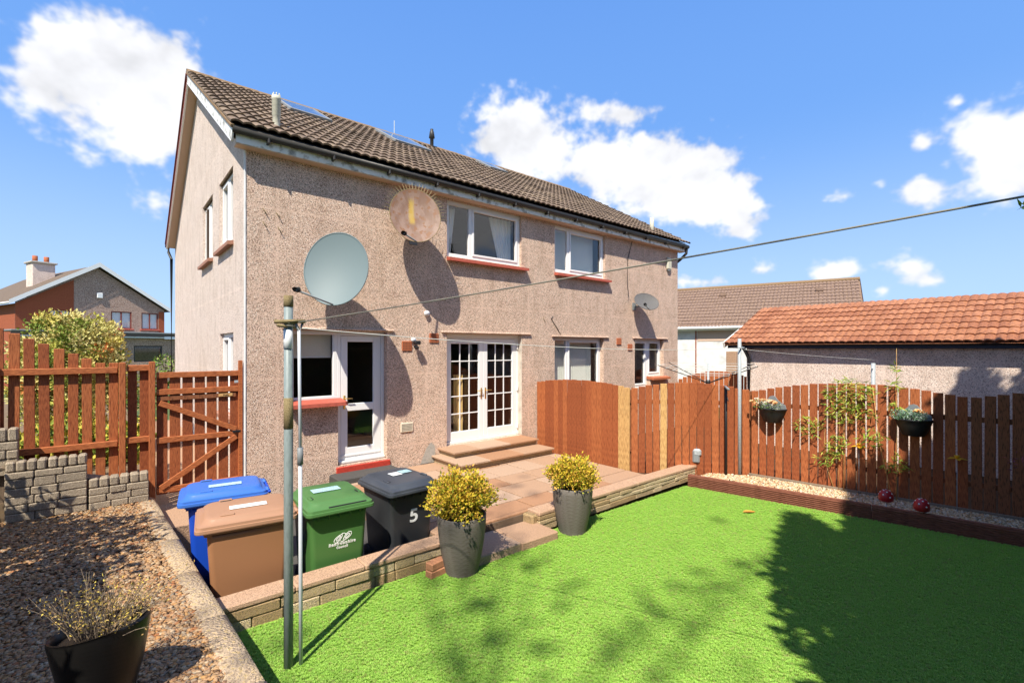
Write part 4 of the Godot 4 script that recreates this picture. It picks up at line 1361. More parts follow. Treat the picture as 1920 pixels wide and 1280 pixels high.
	# rotary dryer in the next garden
	var rd := thing("rotary_dryer", "rotary clothes dryer with thin arms and lines above the fence", "clothes dryer", P(10.05, 0, 5.25))
	part(rd, "post", tube_mesh([Vector3(0, -.1, 0), Vector3(0, 1.95, 0)], .022, 8), M.galvanised)
	part(rd, "hub", tube_mesh([Vector3(0, 1.46, 0), Vector3(0, 1.58, 0)], .05, 8), M.black_plastic)
	var tips := []
	for k in 4:
		var a := TAU * k / 4.0 + .35
		var tip := Vector3(cos(a) * 1.32, 1.92, sin(a) * 1.32)
		tips.append(tip)
		part(rd, "arm", tube_mesh([Vector3(cos(a) * .04, 1.52, sin(a) * .04), tip], .009, 6), M.black_plastic)
	for k in 4:
		for j in 5:
			var t := .45 + j * .135
			var hub := Vector3(0, 1.52, 0)
			part(rd, "line", tube_mesh([hub.lerp(tips[k], t), hub.lerp(tips[(k + 1) % 4], t)], .004, 4), M.line_white)
	var np := thing("clothes_pole", "short galvanised clothes pole standing in the next garden", "pole", P(10.75, 0, 2.45))
	part(np, "shaft", tube_mesh([Vector3(0, -.1, 0), Vector3(0, 2.0, 0)], .035, 8), M.galvanised)
	part(np, "cleat", tube_mesh([Vector3(-.1, 1.9, 0), Vector3(.1, 1.9, 0)], .012, 6), M.galvanised)
	# house across the road on the other side
	var lh := thing("distant_house", "brick and grey harled house with a chimney behind the yellow shrub", "house")
	var A := cam_xy(29.0, -30.06)
	var gd := Vector2(.6451 * .866 + .7641 * .5, .7641 * .866 - .6451 * .5)
	var ld := Vector2(.6451 * .5 - .7641 * .866, .7641 * .5 + .6451 * .866)
	var LB := Basis(Vector3(gd.x, 0, -gd.y), Vector3.UP, Vector3(-ld.x, 0, ld.y))
	var LT := Transform3D(LB, P(A.x, 0, A.y))
	var holes := [[1.55, 2.6, 3.55, 4.75], [4.75, 5.95, 3.65, 4.85], [6.55, 7.6, 3.65, 4.85]]
	part(lh, "gable_wall", wall_mesh(0, 8, -.3, 5.1, holes, .12, [4.0, 7.7]), M.harl_far, LT)
	var bk := wall_mesh(0, 2.75, -.3, 5.0, [holes[0]], .02)
	part(lh, "brick_panel", bk, M.brick_far, LT.translated_local(Vector3(0, 0, .03)))
	part(lh, "brick_panel", sheet([Vector3(0, 5.0, .03), Vector3(2.75, 5.0, .03), Vector3(2.75, 6.75, .03)], Vector3.BACK), M.brick_far, LT)
	part(lh, "brick_panel", wall_mesh(7.62, 8.0, -.3, 4.98, [], .02), M.brick_far, LT.translated_local(Vector3(0, 0, .03)))
	part(lh, "side_wall", wall_mesh(-14, 0, -.3, 5.0, [], .1), M.brick_far, LT * Transform3D(Basis(Vector3(0, 0, 1), Vector3.UP, Vector3(-1, 0, 0)), Vector3.ZERO))
	for q in holes:
		var w := window(lh, "window", LT.translated_local(Vector3(0, 0, -.06)), q[0], q[1], q[2], q[3], [(q[0] + q[1]) * .5], .07, M.verge_red)
		part(lh, "sill", box_mesh(Vector3(q[1] - q[0] + .2, .09, .16), .01, Vector3((q[0] + q[1]) * .5, q[2] - .04, .06)), M.red_sill, LT)
		part(lh, "net_curtain", sheet([Vector3(q[0], q[2], -.14), Vector3(q[1], q[2], -.14), Vector3(q[1], q[3], -.14), Vector3(q[0], q[3], -.14)], Vector3.BACK), M.curtain, LT)
	st = begin()
	for sd in [[0.0 - .35, 4.0], [8.35, 4.0]]:
		face(st, [Vector3(sd[0], 5.0, .35), Vector3(4, 7.9, .35), Vector3(4, 7.9, -14), Vector3(sd[0], 5.0, -14)], Vector3(-1.0 if sd[0] < 4 else 1.0, 1.2, 0))
	part(lh, "roof", done(st), M.tile_c, LT)
	for sd in [-.35, 8.35]:
		part(lh, "bargeboard", sheet([Vector3(sd, 4.92, .38), Vector3(sd, 5.18, .38), Vector3(4, 8.06, .38), Vector3(4, 7.75, .38)], Vector3.BACK), M.white_upvc, LT)
	part(lh, "gutter", tube_mesh([Vector3(-.38, 5.0, .35), Vector3(-.38, 5.0, -14)], .07, 6), M.white_upvc, LT)
	var ch := part(lh, "chimney", box_mesh(Vector3(1.2, 2.4, 1.2), .03, Vector3(2.6, 7.0, -5.2)), M.harl_grey, LT)
	part(ch, "chimney_cope", box_mesh(Vector3(1.4, .12, 1.45), .02, Vector3(2.6, 8.25, -5.2)), M.cement)
	for z in [-5.5, -4.9]:
		part(ch, "chimney_pot", tube_mesh([Vector3(2.6 + z + 5.2, 8.3, -5.2), Vector3(2.6 + z + 5.2, 8.75, -5.2)], .15, 8), M.terracotta)
	var ln := part(lh, "alarm_box", box_mesh(Vector3(.32, .36, .12), .03, Vector3(4.1, 5.85, .08)), M.white_upvc, LT)
	# flat-roofed extension
	part(lh, "extension", wall_mesh(-.6, 10.6, -.3, 2.95, [[5.2, 6.9, 1.35, 2.45]], .12), M.harl_far, LT.translated_local(Vector3(0, 0, 2.2)))
	part(lh, "extension_roof", box_mesh(Vector3(11.6, .10, 2.7), .02, Vector3(5.0, 3.32, 1.2)), M.lead, LT)
	part(lh, "extension_fascia", box_mesh(Vector3(11.62, .16, .04), .004, Vector3(5.0, 3.16, 2.53)), M.gutter, LT)
	part(lh, "extension_eave", box_mesh(Vector3(11.5, .08, .3), .004, Vector3(5.0, 3.02, 2.36)), M.white_upvc, LT)
	window(lh, "window", LT.translated_local(Vector3(0, 0, 2.12)), 5.2, 6.9, 1.35, 2.45, [], .08, M.gutter)
	part(lh, "aerial", tube_mesh([Vector3(9.3, 3.0, -.5), Vector3(9.3, 6.2, -.5)], .03, 6), M.galvanised, LT)
	for y in [6.0, 5.6, 5.3]:
		part(lh, "aerial", tube_mesh([Vector3(8.9, y, -.5), Vector3(9.6, y, -.5)], .018, 5), M.galvanised, LT)

# ---------- wheelie bins ----------
func bin(called: String, label: String, body: Material, lid: Material, at: Vector3, turn: float, sticker: Material) -> Node3D:
	var b := thing(called, label, "bin", at, turn, "wheeled bins behind the low wall")
	var st := begin(true)
	loft(st, [rr(.225, .262, .05, .03), rr(.245, .285, .05, .20), rr(.264, .312, .05, .62), rr(.272, .322, .045, .80), rr(.276, .326, .04, .86)], true, true)
	part(b, "body", done(st), body)
	st = begin()
	loft(st, [rr(.284, .335, .04, .845), rr(.30, .352, .04, .85), rr(.30, .352, .04, .885), rr(.284, .335, .04, .89)], false, false)
	part(b, "rim", done(st), body)
	st = begin(true)
	loft(st, [rr(.295, .36, .05, .872, 5, 0, .015), rr(.32, .395, .05, .872, 5, 0, .015), rr(.322, .398, .05, .88, 5, 0, .015), rr(.321, .397, .05, .902, 5, 0, .015), rr(.312, .388, .05, .905, 5, 0, .015), rr(.310, .385, .055, .928, 5, 0, .015), rr(.300, .372, .06, .934, 5, 0, .015)], false, false, true)
	part(b, "lid_lip", done(st), lid)
	st = begin(true)
	loft(st, [rr(.302, .374, .06, .933, 5, 0, .015), rr(.285, .352, .08, .938, 5, 0, .012), rr(.272, .336, .09, .968, 5, 0, .01), rr(.262, .324, .09, .978, 5, 0, .008), rr(.245, .30, .09, .983, 5, 0, .005), rr(.06, .1, .03, .987, 5, 0, 0)], false, true, false)
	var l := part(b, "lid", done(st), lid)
	for sx in [-1.0, 1.0]:
		part(l, "grip", box_mesh(Vector3(.03, .022, .11), .008, Vector3(sx * .235, .985, .17)), lid)
		part(l, "grip_shadow_strip", box_mesh(Vector3(.012, .01, .09), .003, Vector3(sx * .215, .985, .17)), M.black_plastic)  # black strip painted in for the shadow beside the grip
		part(b, "hinge", tube_mesh([Vector3(sx * .13, .915, -.385), Vector3(sx * .24, .915, -.385)], .02, 8), lid)
		var w := part(b, "wheel", tube_mesh([Vector3(sx * .20, .10, -.24), Vector3(sx * .25, .10, -.24)], .10, 16), M.rubber)
	part(b, "handle_bar", tube_mesh([Vector3(-.26, .90, -.40), Vector3(.26, .90, -.40)], .016, 8), body)
	for k in 5:
		part(b, "rib", box_mesh(Vector3(.012, .055, .03), .003, Vector3(-.2 + k * .1, .835, .328)), body)
	if sticker:
		part(l, "sticker", box_mesh(Vector3(.10, .004, .30), .001, Vector3(.06, .9925, .0)), sticker)
	return b

func build_bins() -> void:
	var y := -.16
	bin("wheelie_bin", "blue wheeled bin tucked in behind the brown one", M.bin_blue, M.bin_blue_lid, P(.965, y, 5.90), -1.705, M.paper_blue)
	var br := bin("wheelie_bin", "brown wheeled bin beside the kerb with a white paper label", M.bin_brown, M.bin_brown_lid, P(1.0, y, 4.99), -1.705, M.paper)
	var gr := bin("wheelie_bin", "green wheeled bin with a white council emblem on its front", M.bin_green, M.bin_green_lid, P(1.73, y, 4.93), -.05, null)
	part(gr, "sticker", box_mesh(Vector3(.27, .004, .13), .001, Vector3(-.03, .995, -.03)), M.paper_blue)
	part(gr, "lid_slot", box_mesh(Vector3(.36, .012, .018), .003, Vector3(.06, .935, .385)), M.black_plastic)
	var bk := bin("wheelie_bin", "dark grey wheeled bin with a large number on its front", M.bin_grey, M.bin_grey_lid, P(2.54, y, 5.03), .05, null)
	part(bk, "sticker", box_mesh(Vector3(.12, .004, .13), .001, Vector3(-.02, .9955, -.03)), M.paper)
	part(bk, "sticker", box_mesh(Vector3(.13, .004, .12), .001, Vector3(.12, .9955, -.06)), M.paper_blue)
	# printing on the fronts; the front leans with the taper of the body
	var lean := Basis(Vector3.RIGHT, atan(.055 / .6) * -1.0)
	lean = Basis(Vector3.RIGHT, .064)
	var font := SystemFont.new()
	font.font_names = PackedStringArray(["Droid Sans"])
	font.font_weight = 700
	for q in [[gr, "Renfrewshire", 30, .00135, Vector3(.03, .545, .3095)], [gr, "Council", 26, .0012, Vector3(.03, .508, .307)], [bk, "5", 180, .0016, Vector3(.02, .60, .313)]]:
		var t := TextMesh.new()
		t.text = q[1]
		t.font = font
		t.font_size = q[2]
		t.pixel_size = q[3]
		t.depth = .003
		t.curve_step = 1.0
		part(q[0], "lettering", t, M.print_white, Transform3D(lean, q[4]))
	var st := begin(true)
	for s in [1.0, -1.0]:
		for ring in [[.050, .021], [.028, .009]]:
			var pts := []
			for k in 15:
				var a := TAU * k / 14.0
				var e := Vector2(cos(a) * ring[0], sin(a) * ring[1] * (1.0 - .35 * cos(a))).rotated(.72)
				pts.append(Vector3(s * (-.042 + e.x), s * (e.y - .004), 0))
			tube(st, pts, range(15).map(func(_i): return .0042), 5, false)
		var hook := []
		for k in 9:
			var a := 2.6 - k * .45
			hook.append(Vector3(s * (.004 + cos(a) * .022), s * (.022 + sin(a) * .017), 0))
		tube(st, hook, range(9).map(func(_i): return .0042), 5)
	part(gr, "emblem", done(st), M.print_white, Transform3D(bs(lean, Vector3(1, 1, .4)), Vector3(.035, .60, .313)))
	# moulded foot arch on the fronts
	for b in [gr, bk]:
		var pts := []
		for q in [[-.12, .14], [-.12, .25], [-.09, .29], [-.04, .305], [.04, .305], [.09, .29], [.12, .25], [.12, .14]]:
			pts.append(Vector3(q[0], q[1], .285 + (q[1] - .2) * .064 + .002))
		part(b, "foot_arch", tube_mesh(pts, .010, 6), M.bin_green if b == gr else M.bin_grey)

# ---------- dishes, poles, pots, ornaments ----------
func dish(called: String, label: String, c: Vector3, n: Vector3, hw: float, hh: float, deep: float, m: Material, lnb: Vector3, wall: Vector3) -> Node3D:
	var t := thing(called, label, "satellite dish", c)
	var z := n.normalized()
	var x := Vector3.UP.cross(z).normalized()
	var b := Basis(x, z.cross(x), z)
	var st := begin(true)
	var seg := 48
	var rows := 16
	var blot := FastNoiseLite.new()
	blot.frequency = 2.2
	blot.fractal_octaves = 4
	for i in rows:
		for k in seg:
			var p := []
			if m == M.dish_rusty:
				# bare faded metal with a run of yellow and patches of rust
				var lx: float = cos(TAU * (k + .5) / seg) * (i + .5) / rows
				var ly: float = sin(TAU * (k + .5) / seg) * (i + .5) / rows
				var blotch := blot.get_noise_2d(lx, ly * .6)
				var col := Color(.20, .12, .085).lerp(Color(.27, .18, .14), clampf(.5 + blotch * 1.4, 0.0, 1.0))
				col = col.lerp(Color(.22, .11, .06), smoothstep(.15, .4, blot.get_noise_2d(lx * 1.7 + 5.0, ly * 1.7)))
				col = col.lerp(Color(.52, .36, .05), smoothstep(.15, .05, absf(lx + .12 + blotch * .03)) * smoothstep(-.35, -.15, ly) * smoothstep(.75, .5, ly) * .6)
				st.set_color(col)
			else:
				st.set_color(Color.WHITE)
			for q in [[i, k], [i, k + 1], [i + 1, k + 1], [i + 1, k]]:
				var rr_: float = float(q[0]) / rows
				var a: float = TAU * q[1] / seg
				p.append(b * Vector3(cos(a) * hw * rr_, sin(a) * hh * rr_, deep * (rr_ * rr_ - 1.0)))
			face(st, p, z)
	part(t, "reflector", done(st), m)
	st = begin(true)
	var rim := []
	for k in seg + 1:
		var a: float = TAU * k / seg
		rim.append(b * Vector3(cos(a) * hw, sin(a) * hh, -.004))
	tube(st, rim, range(seg + 1).map(func(_i): return .006 if m == M.dish_rusty else .010), 6, false)
	part(t, "rim", done(st), M.rust if m == M.dish_rusty else m)
	var foot := b * Vector3(0, -hh * .98, -.02)
	part(t, "arm", tube_mesh([b * Vector3(0, -hh * .5, -deep), foot, lnb], .014, 6), M.grey_plastic)
	var dl := (lnb - foot).normalized()
	st = begin(true)
	tube(st, [lnb - dl * .03, lnb + dl * .02, lnb + Vector3.UP * .02 + (-dl + z * -.4).normalized() * .05], [.03, .04, .035], 9)
	part(t, "receiver", done(st), M.black_plastic)
	part(t, "bracket", tube_mesh([b * Vector3(0, 0, -deep - .03), b * Vector3(0, -.03, -deep - .12), wall], .022, 7), M.grey_plastic)
	part(t, "wall_plate", box_mesh(Vector3(.16, .2, .02), .004, wall), M.grey_plastic)
	return t

func pot_profile(rb: float, rt: float, h: float) -> Array:
	var out := [Vector2(0, 0), Vector2(rb, 0)]
	for k in 9:
		var t := k / 8.0
		out.append(Vector2(lerpf(rb, rt, 1.0 - pow(1.0 - t, 1.7)), h * (.01 + .99 * t)))
	out.append_array([Vector2(rt - .006, h + .006), Vector2(rt - .022, h), Vector2(rt - .03, h - .06), Vector2(0, h - .06)])
	return out

func build_garden_things() -> void:
	var r := RandomNumberGenerator.new()
	r.seed = 31
	dish("satellite_dish", "large plain grey satellite dish above the back door", P(2.569, 3.444, 7.045), Vector3(-.60, .22, .76), .462, .565, .085, M.dish_grey, Vector3(-.655, -.40, .345), Vector3(.25, -.25, -.60))
	var d2 := dish("satellite_dish", "rusty tan satellite dish ringed with bird spikes under the eaves", P(3.959, 4.508, 7.201), Vector3(-.30, .25, .92), .425, .49, .08, M.dish_rusty, Vector3(-.37, -.42, .30), Vector3(.2, -.3, -.445))
	var sp := begin()
	var zz := Vector3(-.30, .25, .92).normalized()
	var xx := Vector3.UP.cross(zz).normalized()
	var b2 := Basis(xx, zz.cross(xx), zz)
	for k in 30:
		var a := PI * (-.02 + 1.04 * k / 29.0)
		var e := Vector3(cos(a) * .425, sin(a) * .49, 0)
		tube(sp, [b2 * e, b2 * (e * 1.0 + Vector3(cos(a), sin(a), 0).rotated(Vector3.BACK, r.randf_range(-.1, .1)) * r.randf_range(.09, .13))], [.0042, .003], 4)
	part(d2, "bird_spikes", done(sp), M.spike)
	dish("satellite_dish", "small dark mesh satellite dish on the neighbour's wall", P(10.80, 3.50, 7.32), Vector3(-.32, .55, .77), .35, .27, .05, M.dish_mesh, Vector3(-.36, -.12, .2), Vector3(-.1, -.12, -.32))
	# security light and alarm box
	var sl := thing("security_light", "small black security light on the wall next to the air brick", "light", P(4.14, 2.40, 7.62))
	part(sl, "base", tube_mesh([Vector3(0, .02, -.02), Vector3(0, .02, .04)], .04, 10), M.white_upvc)
	part(sl, "head", box_mesh(Vector3(.11, .07, .10), .015, Vector3(.03, -.03, .09)), M.black_plastic)
	part(sl, "sensor", tube_mesh([Vector3(.02, -.10, .05), Vector3(.03, -.12, .11)], .032, 10), M.black_plastic)
	var al := thing("alarm_box", "cream alarm box high on the wall by the end gutter", "alarm box", P(12.33, 4.70, 7.62))
	part(al, "case", box_mesh(Vector3(.20, .34, .08), .02, Vector3.ZERO), M.flue)
	part(al, "lamp_lens", box_mesh(Vector3(.14, .06, .06), .015, Vector3(0, -.19, 0)), M.grey_plastic)
	tag(part(self, "dome_lamp", tube_mesh([P(4.42, 2.90, 7.66), P(4.42, 2.90, 7.60)], .05, 10), M.white_upvc), "small white round cap on the wall between the shadows of the two dishes", "lamp")
	# clothes poles, prop and lines
	var p1 := thing("clothes_pole", "tall grey-green steel clothes pole standing on the lawn", "pole", P(.985, 0, 3.63))
	part(p1, "shaft", tube_mesh([Vector3(0, -.05, 0), Vector3(0, 2.57, 0)], .0315, 20, .030), M.pole_green)
	part(p1, "cap", tube_mesh([Vector3(0, 2.565, 0), Vector3(0, 2.645, 0)], .0325, 16), M.rust)
	part(p1, "rust_band", tube_mesh([Vector3(0, 1.70, 0), Vector3(0, 1.92, 0)], .0316, 20), M.rust)
	part(p1, "sticker", tube_mesh([Vector3(-.004, 2.27, .006), Vector3(-.004, 2.40, .006)], .0305, 16), M.paper)
	part(p1, "cleat", tube_mesh([Vector3(-.10, 2.455, .03), Vector3(.10, 2.465, .05)], .014, 8), M.rust)
	part(p1, "cleat", tube_mesh([Vector3(-.085, 2.43, .05), Vector3(.075, 2.42, -.02)], .012, 8), M.rust)
	var knot := []
	for k in 22:
		var a := k * .9
		knot.append(Vector3(cos(a) * .046, 2.425 + k * .0024, sin(a) * .046))
	part(p1, "rope_wrap", tube_mesh(knot, .006, 5), M.rope)
	var cp := thing("clothes_prop", "thin pale grey telescopic clothes prop leaning beside the pole", "clothes prop", P(1.06, 0, 3.60))
	part(cp, "shaft", tube_mesh([Vector3(0, 0, 0), Vector3(-.004, 1.52, 0)], .0135, 12), M.prop_grey)
	part(cp, "shaft", tube_mesh([Vector3(-.004, 1.5, 0), Vector3(-.012, 2.40, 0)], .0115, 12), M.prop_grey)
	part(cp, "clamp", tube_mesh([Vector3(-.004, 1.44, 0), Vector3(-.004, 1.56, 0)], .020, 12), M.grey_plastic)
	part(cp, "fork", tube_mesh([Vector3(-.04, 2.47, 0), Vector3(-.012, 2.38, 0), Vector3(.015, 2.46, 0)], .011, 7), M.grey_plastic)
	var p2 := thing("clothes_pole", "slim galvanised clothes pole in the chippings by the fence", "pole", P(8.36, .06, 3.80))
	part(p2, "shaft", tube_mesh([Vector3(0, 0, 0), Vector3(0, 2.38, 0)], .03, 14), M.galvanised)
	part(p2, "cleat", tube_mesh([Vector3(-.09, 2.22, .04), Vector3(.09, 2.22, .04)], .012, 7), M.galvanised)
	var far := thing("clothes_pole", "clothes pole outside the view that carries the long line", "pole", P(2.62, 0, -.62))
	part(far, "shaft", tube_mesh([Vector3(0, 0, 0), Vector3(0, 2.95, 0)], .035, 12), M.pole_green)
	var sag := func(a: Vector3, b: Vector3, s: float) -> Array:
		var out := []
		for k in 25:
			var t := k / 24.0
			out.append(a.lerp(b, t) + Vector3.DOWN * s * 4.0 * t * (1.0 - t))
		return out
	tag(part(self, "clothes_line", tube_mesh(sag.call(P(1.02, 2.452, 3.62), P(2.62, 2.86, -.62), .02), .0042, 6), M.rope), "thick twisted clothes line rising across the sky from the grey-green pole", "clothes line")
	tag(part(self, "clothes_line", tube_mesh(sag.call(P(1.03, 2.42, 3.64), P(8.34, 2.28, 3.83), .085), .0035, 5), M.line_white), "thin white clothes line strung between the two poles", "clothes line")
	tag(part(self, "clothes_line", tube_mesh(sag.call(P(8.38, 2.26, 3.80), P(10.75, 2.06, 2.45), .015), .0022, 5), M.line_white), "thin white line from the slim pole over the fence", "clothes line")
	# black steel post and outdoor socket
	var bp := thing("steel_post", "slim black steel post against the fence with a crossbar", "post", P(8.14, .06, 3.93))
	part(bp, "shaft", tube_mesh([Vector3(0, 0, 0), Vector3(0, 1.53, 0)], .022, 8), M.black_plastic)
	part(bp, "crossbar", tube_mesh([Vector3(-.16, 1.52, .12), Vector3(.05, 1.55, -.04)], .02, 7), M.grey_plastic)
	part(bp, "stay", tube_mesh([Vector3(0, 1.45, 0), Vector3(-.13, 1.32, .1)], .008, 6), M.black_plastic)
	var so := thing("outdoor_socket", "grey weatherproof socket box at the end of the coping", "socket", P(7.96, .23, 4.38), .5)
	part(so, "case", box_mesh(Vector3(.24, .22, .12), .02, Vector3(0, .15, 0)), M.grey_plastic)
	part(so, "hood", box_mesh(Vector3(.25, .13, .14), .03, Vector3(0, .22, .015)), M.galvanised)
	part(so, "stand", box_mesh(Vector3(.10, .06, .07), .008, Vector3(0, .03, 0)), M.black_plastic)
	part(so, "cable", tube_mesh([Vector3(.09, .13, 0), Vector3(.2, .12, .02), Vector3(.28, .03, .08), Vector3(.29, -.12, .1)], .014, 7), M.black_plastic)
	# grey planters with golden shrubs
	var prof := pot_profile(.165, .25, .585)
	var ps := begin(true)
	lathe(ps, prof, 40)
	var pm := done(ps)
	var gold := []
	for c in [Color(.62, .44, .03), Color(.50, .38, .02), Color(.70, .50, .05), Color(.30, .32, .02), Color(.58, .33, .04), Color(.66, .36, .08), Color(.20, .26, .02), Color(.55, .45, .04)]:
		gold.append(c)
		gold.append(c.lerp(Color(.6, .42, .04), .3))
	for q in [["tall grey tapered planter between the dark bin and the step", P(2.765, 0, 4.07), 1.0, .36, .27, .765, "spreading golden shrub growing in the planter by the bins", 13000, .05], ["tall grey tapered planter in front of the patio wall", P(4.42, 0, 4.07), .97, .305, .215, .70, "rounder golden shrub growing in the planter by the patio wall", 10500, .02]]:
		var p := thing("planter", q[0], "planter", q[1], 0.0, "grey planters")
		part(p, "pot", pm, M.pot_grey, xf(Vector3.ZERO, r.randf(), Vector3(1, q[2], 1)))
		part(p, "soil", sheet(range(16).map(func(k): return Vector3(cos(TAU * k / 16.0) * .225, .535 * q[2], sin(TAU * k / 16.0) * .225))), M.soil)
		var s := thing("golden_shrub", q[6], "shrub", q[1], 0.0, "golden shrubs in planters")
		var lv := []
		var stems := begin(true)
		var n: int = q[7]
		var twigs := []
		for k in 260:
			var d := Vector3(r.randfn(), r.randfn() * .7 + .35, r.randfn()).normalized()
			var reach: float = r.randf_range(.62, 1.08)
			var c := Vector3(0, q[5], 0)
			var lump := 1.0 + .16 * sin(d.x * 6.0 + 1.0) * cos(d.z * 5.0 + d.y * 4.0)
			var tip := c + Vector3(d.x * q[3], d.y * q[4], d.z * q[3]) * reach * lump
			if tip.y < .5 * q[2]:
				tip.y = .5 * q[2] + r.randf() * .12
			twigs.append(tip)
			tube(stems, [Vector3(r.randfn() * .03, .5 * q[2], r.randfn() * .03), c.lerp(tip, .35) - Vector3(0, .05, 0), tip], [.005, .004, .002], 4, false)
		for k in n:
			var tip: Vector3 = twigs[k % twigs.size()]
			var t := pow(r.randf(), .45)
			var base := Vector3(0, q[5] - .06, 0).lerp(tip, t) + Vector3(r.randfn(), r.randfn(), r.randfn()) * .022
			var dir := (tip - Vector3(0, q[5] - .1, 0)).normalized() + Vector3(r.randfn(), r.randfn() + .4, r.randfn()) * .7
			lv.append([base, dir, r.randf_range(.024, .042), r.randf_range(.014, .023)])
		part(s, "foliage", leaves(lv, gold), M.leaf)
		part(s, "stems", done(stems), M.bark)
	for q in [["lower clay brick beside the planter, lying on the turf", P(2.52, .037, 4.16), .12], ["upper clay brick stacked on another beside the planter", P(2.525, .112, 4.17), .22], ["clay brick half hidden behind the planter by the patio wall", P(4.70, .035, 4.15), .5]]:
		tag(part(self, "clay_brick", box_mesh(Vector3(.20, .072, .10), .007), M.clay_brick, xf(q[1], q[2])), q[0], "brick")
	# black glazed pot with a dried-out plant, on the gravel
	var bpot := thing("black_pot", "glossy black oval pot with a slanted rim on the gravel", "pot", P(-.03, .40, 3.36), -.75)
	bpot.scale = Vector3.ONE * .88
	var rings := []
	for v in [[.15, .11, 0.0, 0.0], [.185, .14, .04, 0.0], [.235, .175, .22, 0.15], [.262, .195, .36, .6], [.275, .205, .44, 1.0], [.272, .202, .455, 1.0], [.255, .186, .452, 1.0], [.245, .178, .40, 1.0]]:
		var ring := []
		for k in 36:
			var a := TAU * k / 36.0
			ring.append(Vector3(cos(a) * v[0], v[2] + cos(a) * .055 * v[3], sin(a) * v[1]))
		rings.append(ring)
	ps = begin(true)
	loft(ps, rings, true, false)
	part(bpot, "pot", done(ps), M.pot_black)
	part(bpot, "soil", sheet(range(24).map(func(k): return Vector3(cos(TAU * k / 24.0) * .246, .40 + cos(TAU * k / 24.0) * .05, sin(TAU * k / 24.0) * .178))), M.soil)
	var dry := thing("dry_plant", "dried-out yellow and brown plant in the black pot", "plant", P(-.03, .40, 3.36), -.75)
	dry.scale = Vector3.ONE * .88
	var stm := begin(true)
	var dl := []
	for k in 150:
		var a := Vector3(r.randf_range(-.13, .13), .40, r.randf_range(-.08, .08))
		var tip := a + Vector3(a.x * 1.0 + r.randfn() * .07 + .04, r.randf_range(.12, .34), a.z * 1.1 + r.randfn() * .06)
		tube(stm, [a, a.lerp(tip, .55) + Vector3(r.randfn() * .012, .02, r.randfn() * .012), tip], [.0022, .0018, .001], 4, false)
		for j in 7:
			dl.append([a.lerp(tip, r.randf_range(.45, 1.0)) + Vector3(r.randfn(), r.randfn(), r.randfn()) * .012, Vector3(r.randfn(), r.randfn() + .6, r.randfn()), r.randf_range(.012, .026), r.randf_range(.005, .010)])
	part(dry, "stems", done(stm), M.old_wood)
	part(dry, "leaves", leaves(dl, [Color(.50, .34, .09), Color(.38, .24, .09), Color(.62, .46, .10), Color(.33, .22, .11), Color(.46, .31, .13), Color(.66, .52, .10)]), M.leaf)
	# wall planters on the fence
	for q in [["black wall planter with peach and cream flowers hung on the fence", P(8.47, 1.04, 3.30), .225, 0], ["black wall planter with grey-green foliage and two peach flowers", P(8.70, 1.04, 1.515), .215, 1]]:
		var w := thing("wall_planter", q[0], "planter", q[1], -PI * .5 - .13, "half-round planters hung on the fence")
		var bw := begin(true)
		var rg := []
		for v in [[.5, .10, 0.0], [.62, .12, .012], [.9, .17, .15], [1.0, .19, .215], [1.06, .20, .222], [1.06, .20, .24], [.98, .185, .242]]:
			var ring := []
			for k in 15:
				var a := PI * k / 14.0
				ring.append(Vector3(cos(a) * q[2] * v[0], v[2], sin(a) * v[1]))
			for k in 5:
				ring.append(Vector3(lerpf(-1.0, 1.0, (k + 1) / 6.0) * q[2] * v[0], v[2], 0.0))
			rg.append(ring)
		loft(bw, rg, true, false)
		part(w, "basket", done(bw), M.black_plastic)
		var bpz := begin()
		var outl := [Vector2(-1, .22), Vector2(-.92, .30), Vector2(-.6, .335), Vector2(-.36, .38), Vector2(-.2, .43), Vector2(0, .445), Vector2(.2, .43), Vector2(.36, .38), Vector2(.6, .335), Vector2(.92, .30), Vector2(1, .22)]
		for k in 10:
			var a := Vector3(outl[k].x * q[2], outl[k].y, .012)
			var b := Vector3(outl[k + 1].x * q[2], outl[k + 1].y, .012)
			face(bpz, [Vector3(a.x, .2, .012), Vector3(b.x, .2, .012), b, a], Vector3.BACK)
			face(bpz, [a, b, b - Vector3(0, 0, .018), a - Vector3(0, 0, .018)], Vector3.UP)
		part(w, "back_plate", done(bpz), M.grey_plastic)
		part(w, "soil", sheet([Vector3(-q[2] * .9, .2, .01), Vector3(q[2] * .9, .2, .01), Vector3(q[2] * .6, .2, .15), Vector3(-q[2] * .6, .2, .15)]), M.soil)
		var pl := thing("planter_flowers", "peach and cream flowers filling the wall planter" if q[3] == 0 else "silvery trailing foliage with peach blooms in the wall planter", "flowers", q[1], -PI * .5 - .13)
		var gl := []
		for k in 700 if q[3] == 1 else 260:
			var p := Vector3(r.randf_range(-.95, .8) * q[2], .225 + r.randf() * .13, r.randf_range(.03, .21))
			gl.append([p, Vector3(r.randfn(), r.randf() * 1.2 + .2, r.randfn()), r.randf_range(.025, .05), r.randf_range(.008, .016)])
		part(pl, "foliage", leaves(gl, [Color(.10, .22, .12), Color(.25, .36, .28), Color(.12, .2, .06), Color(.4, .5, .42)] if q[3] == 1 else [Color(.12, .24, .05), Color(.2, .3, .08), Color(.5, .55, .4)]), M.leaf)
		var nb := 15 if q[3] == 0 else 3
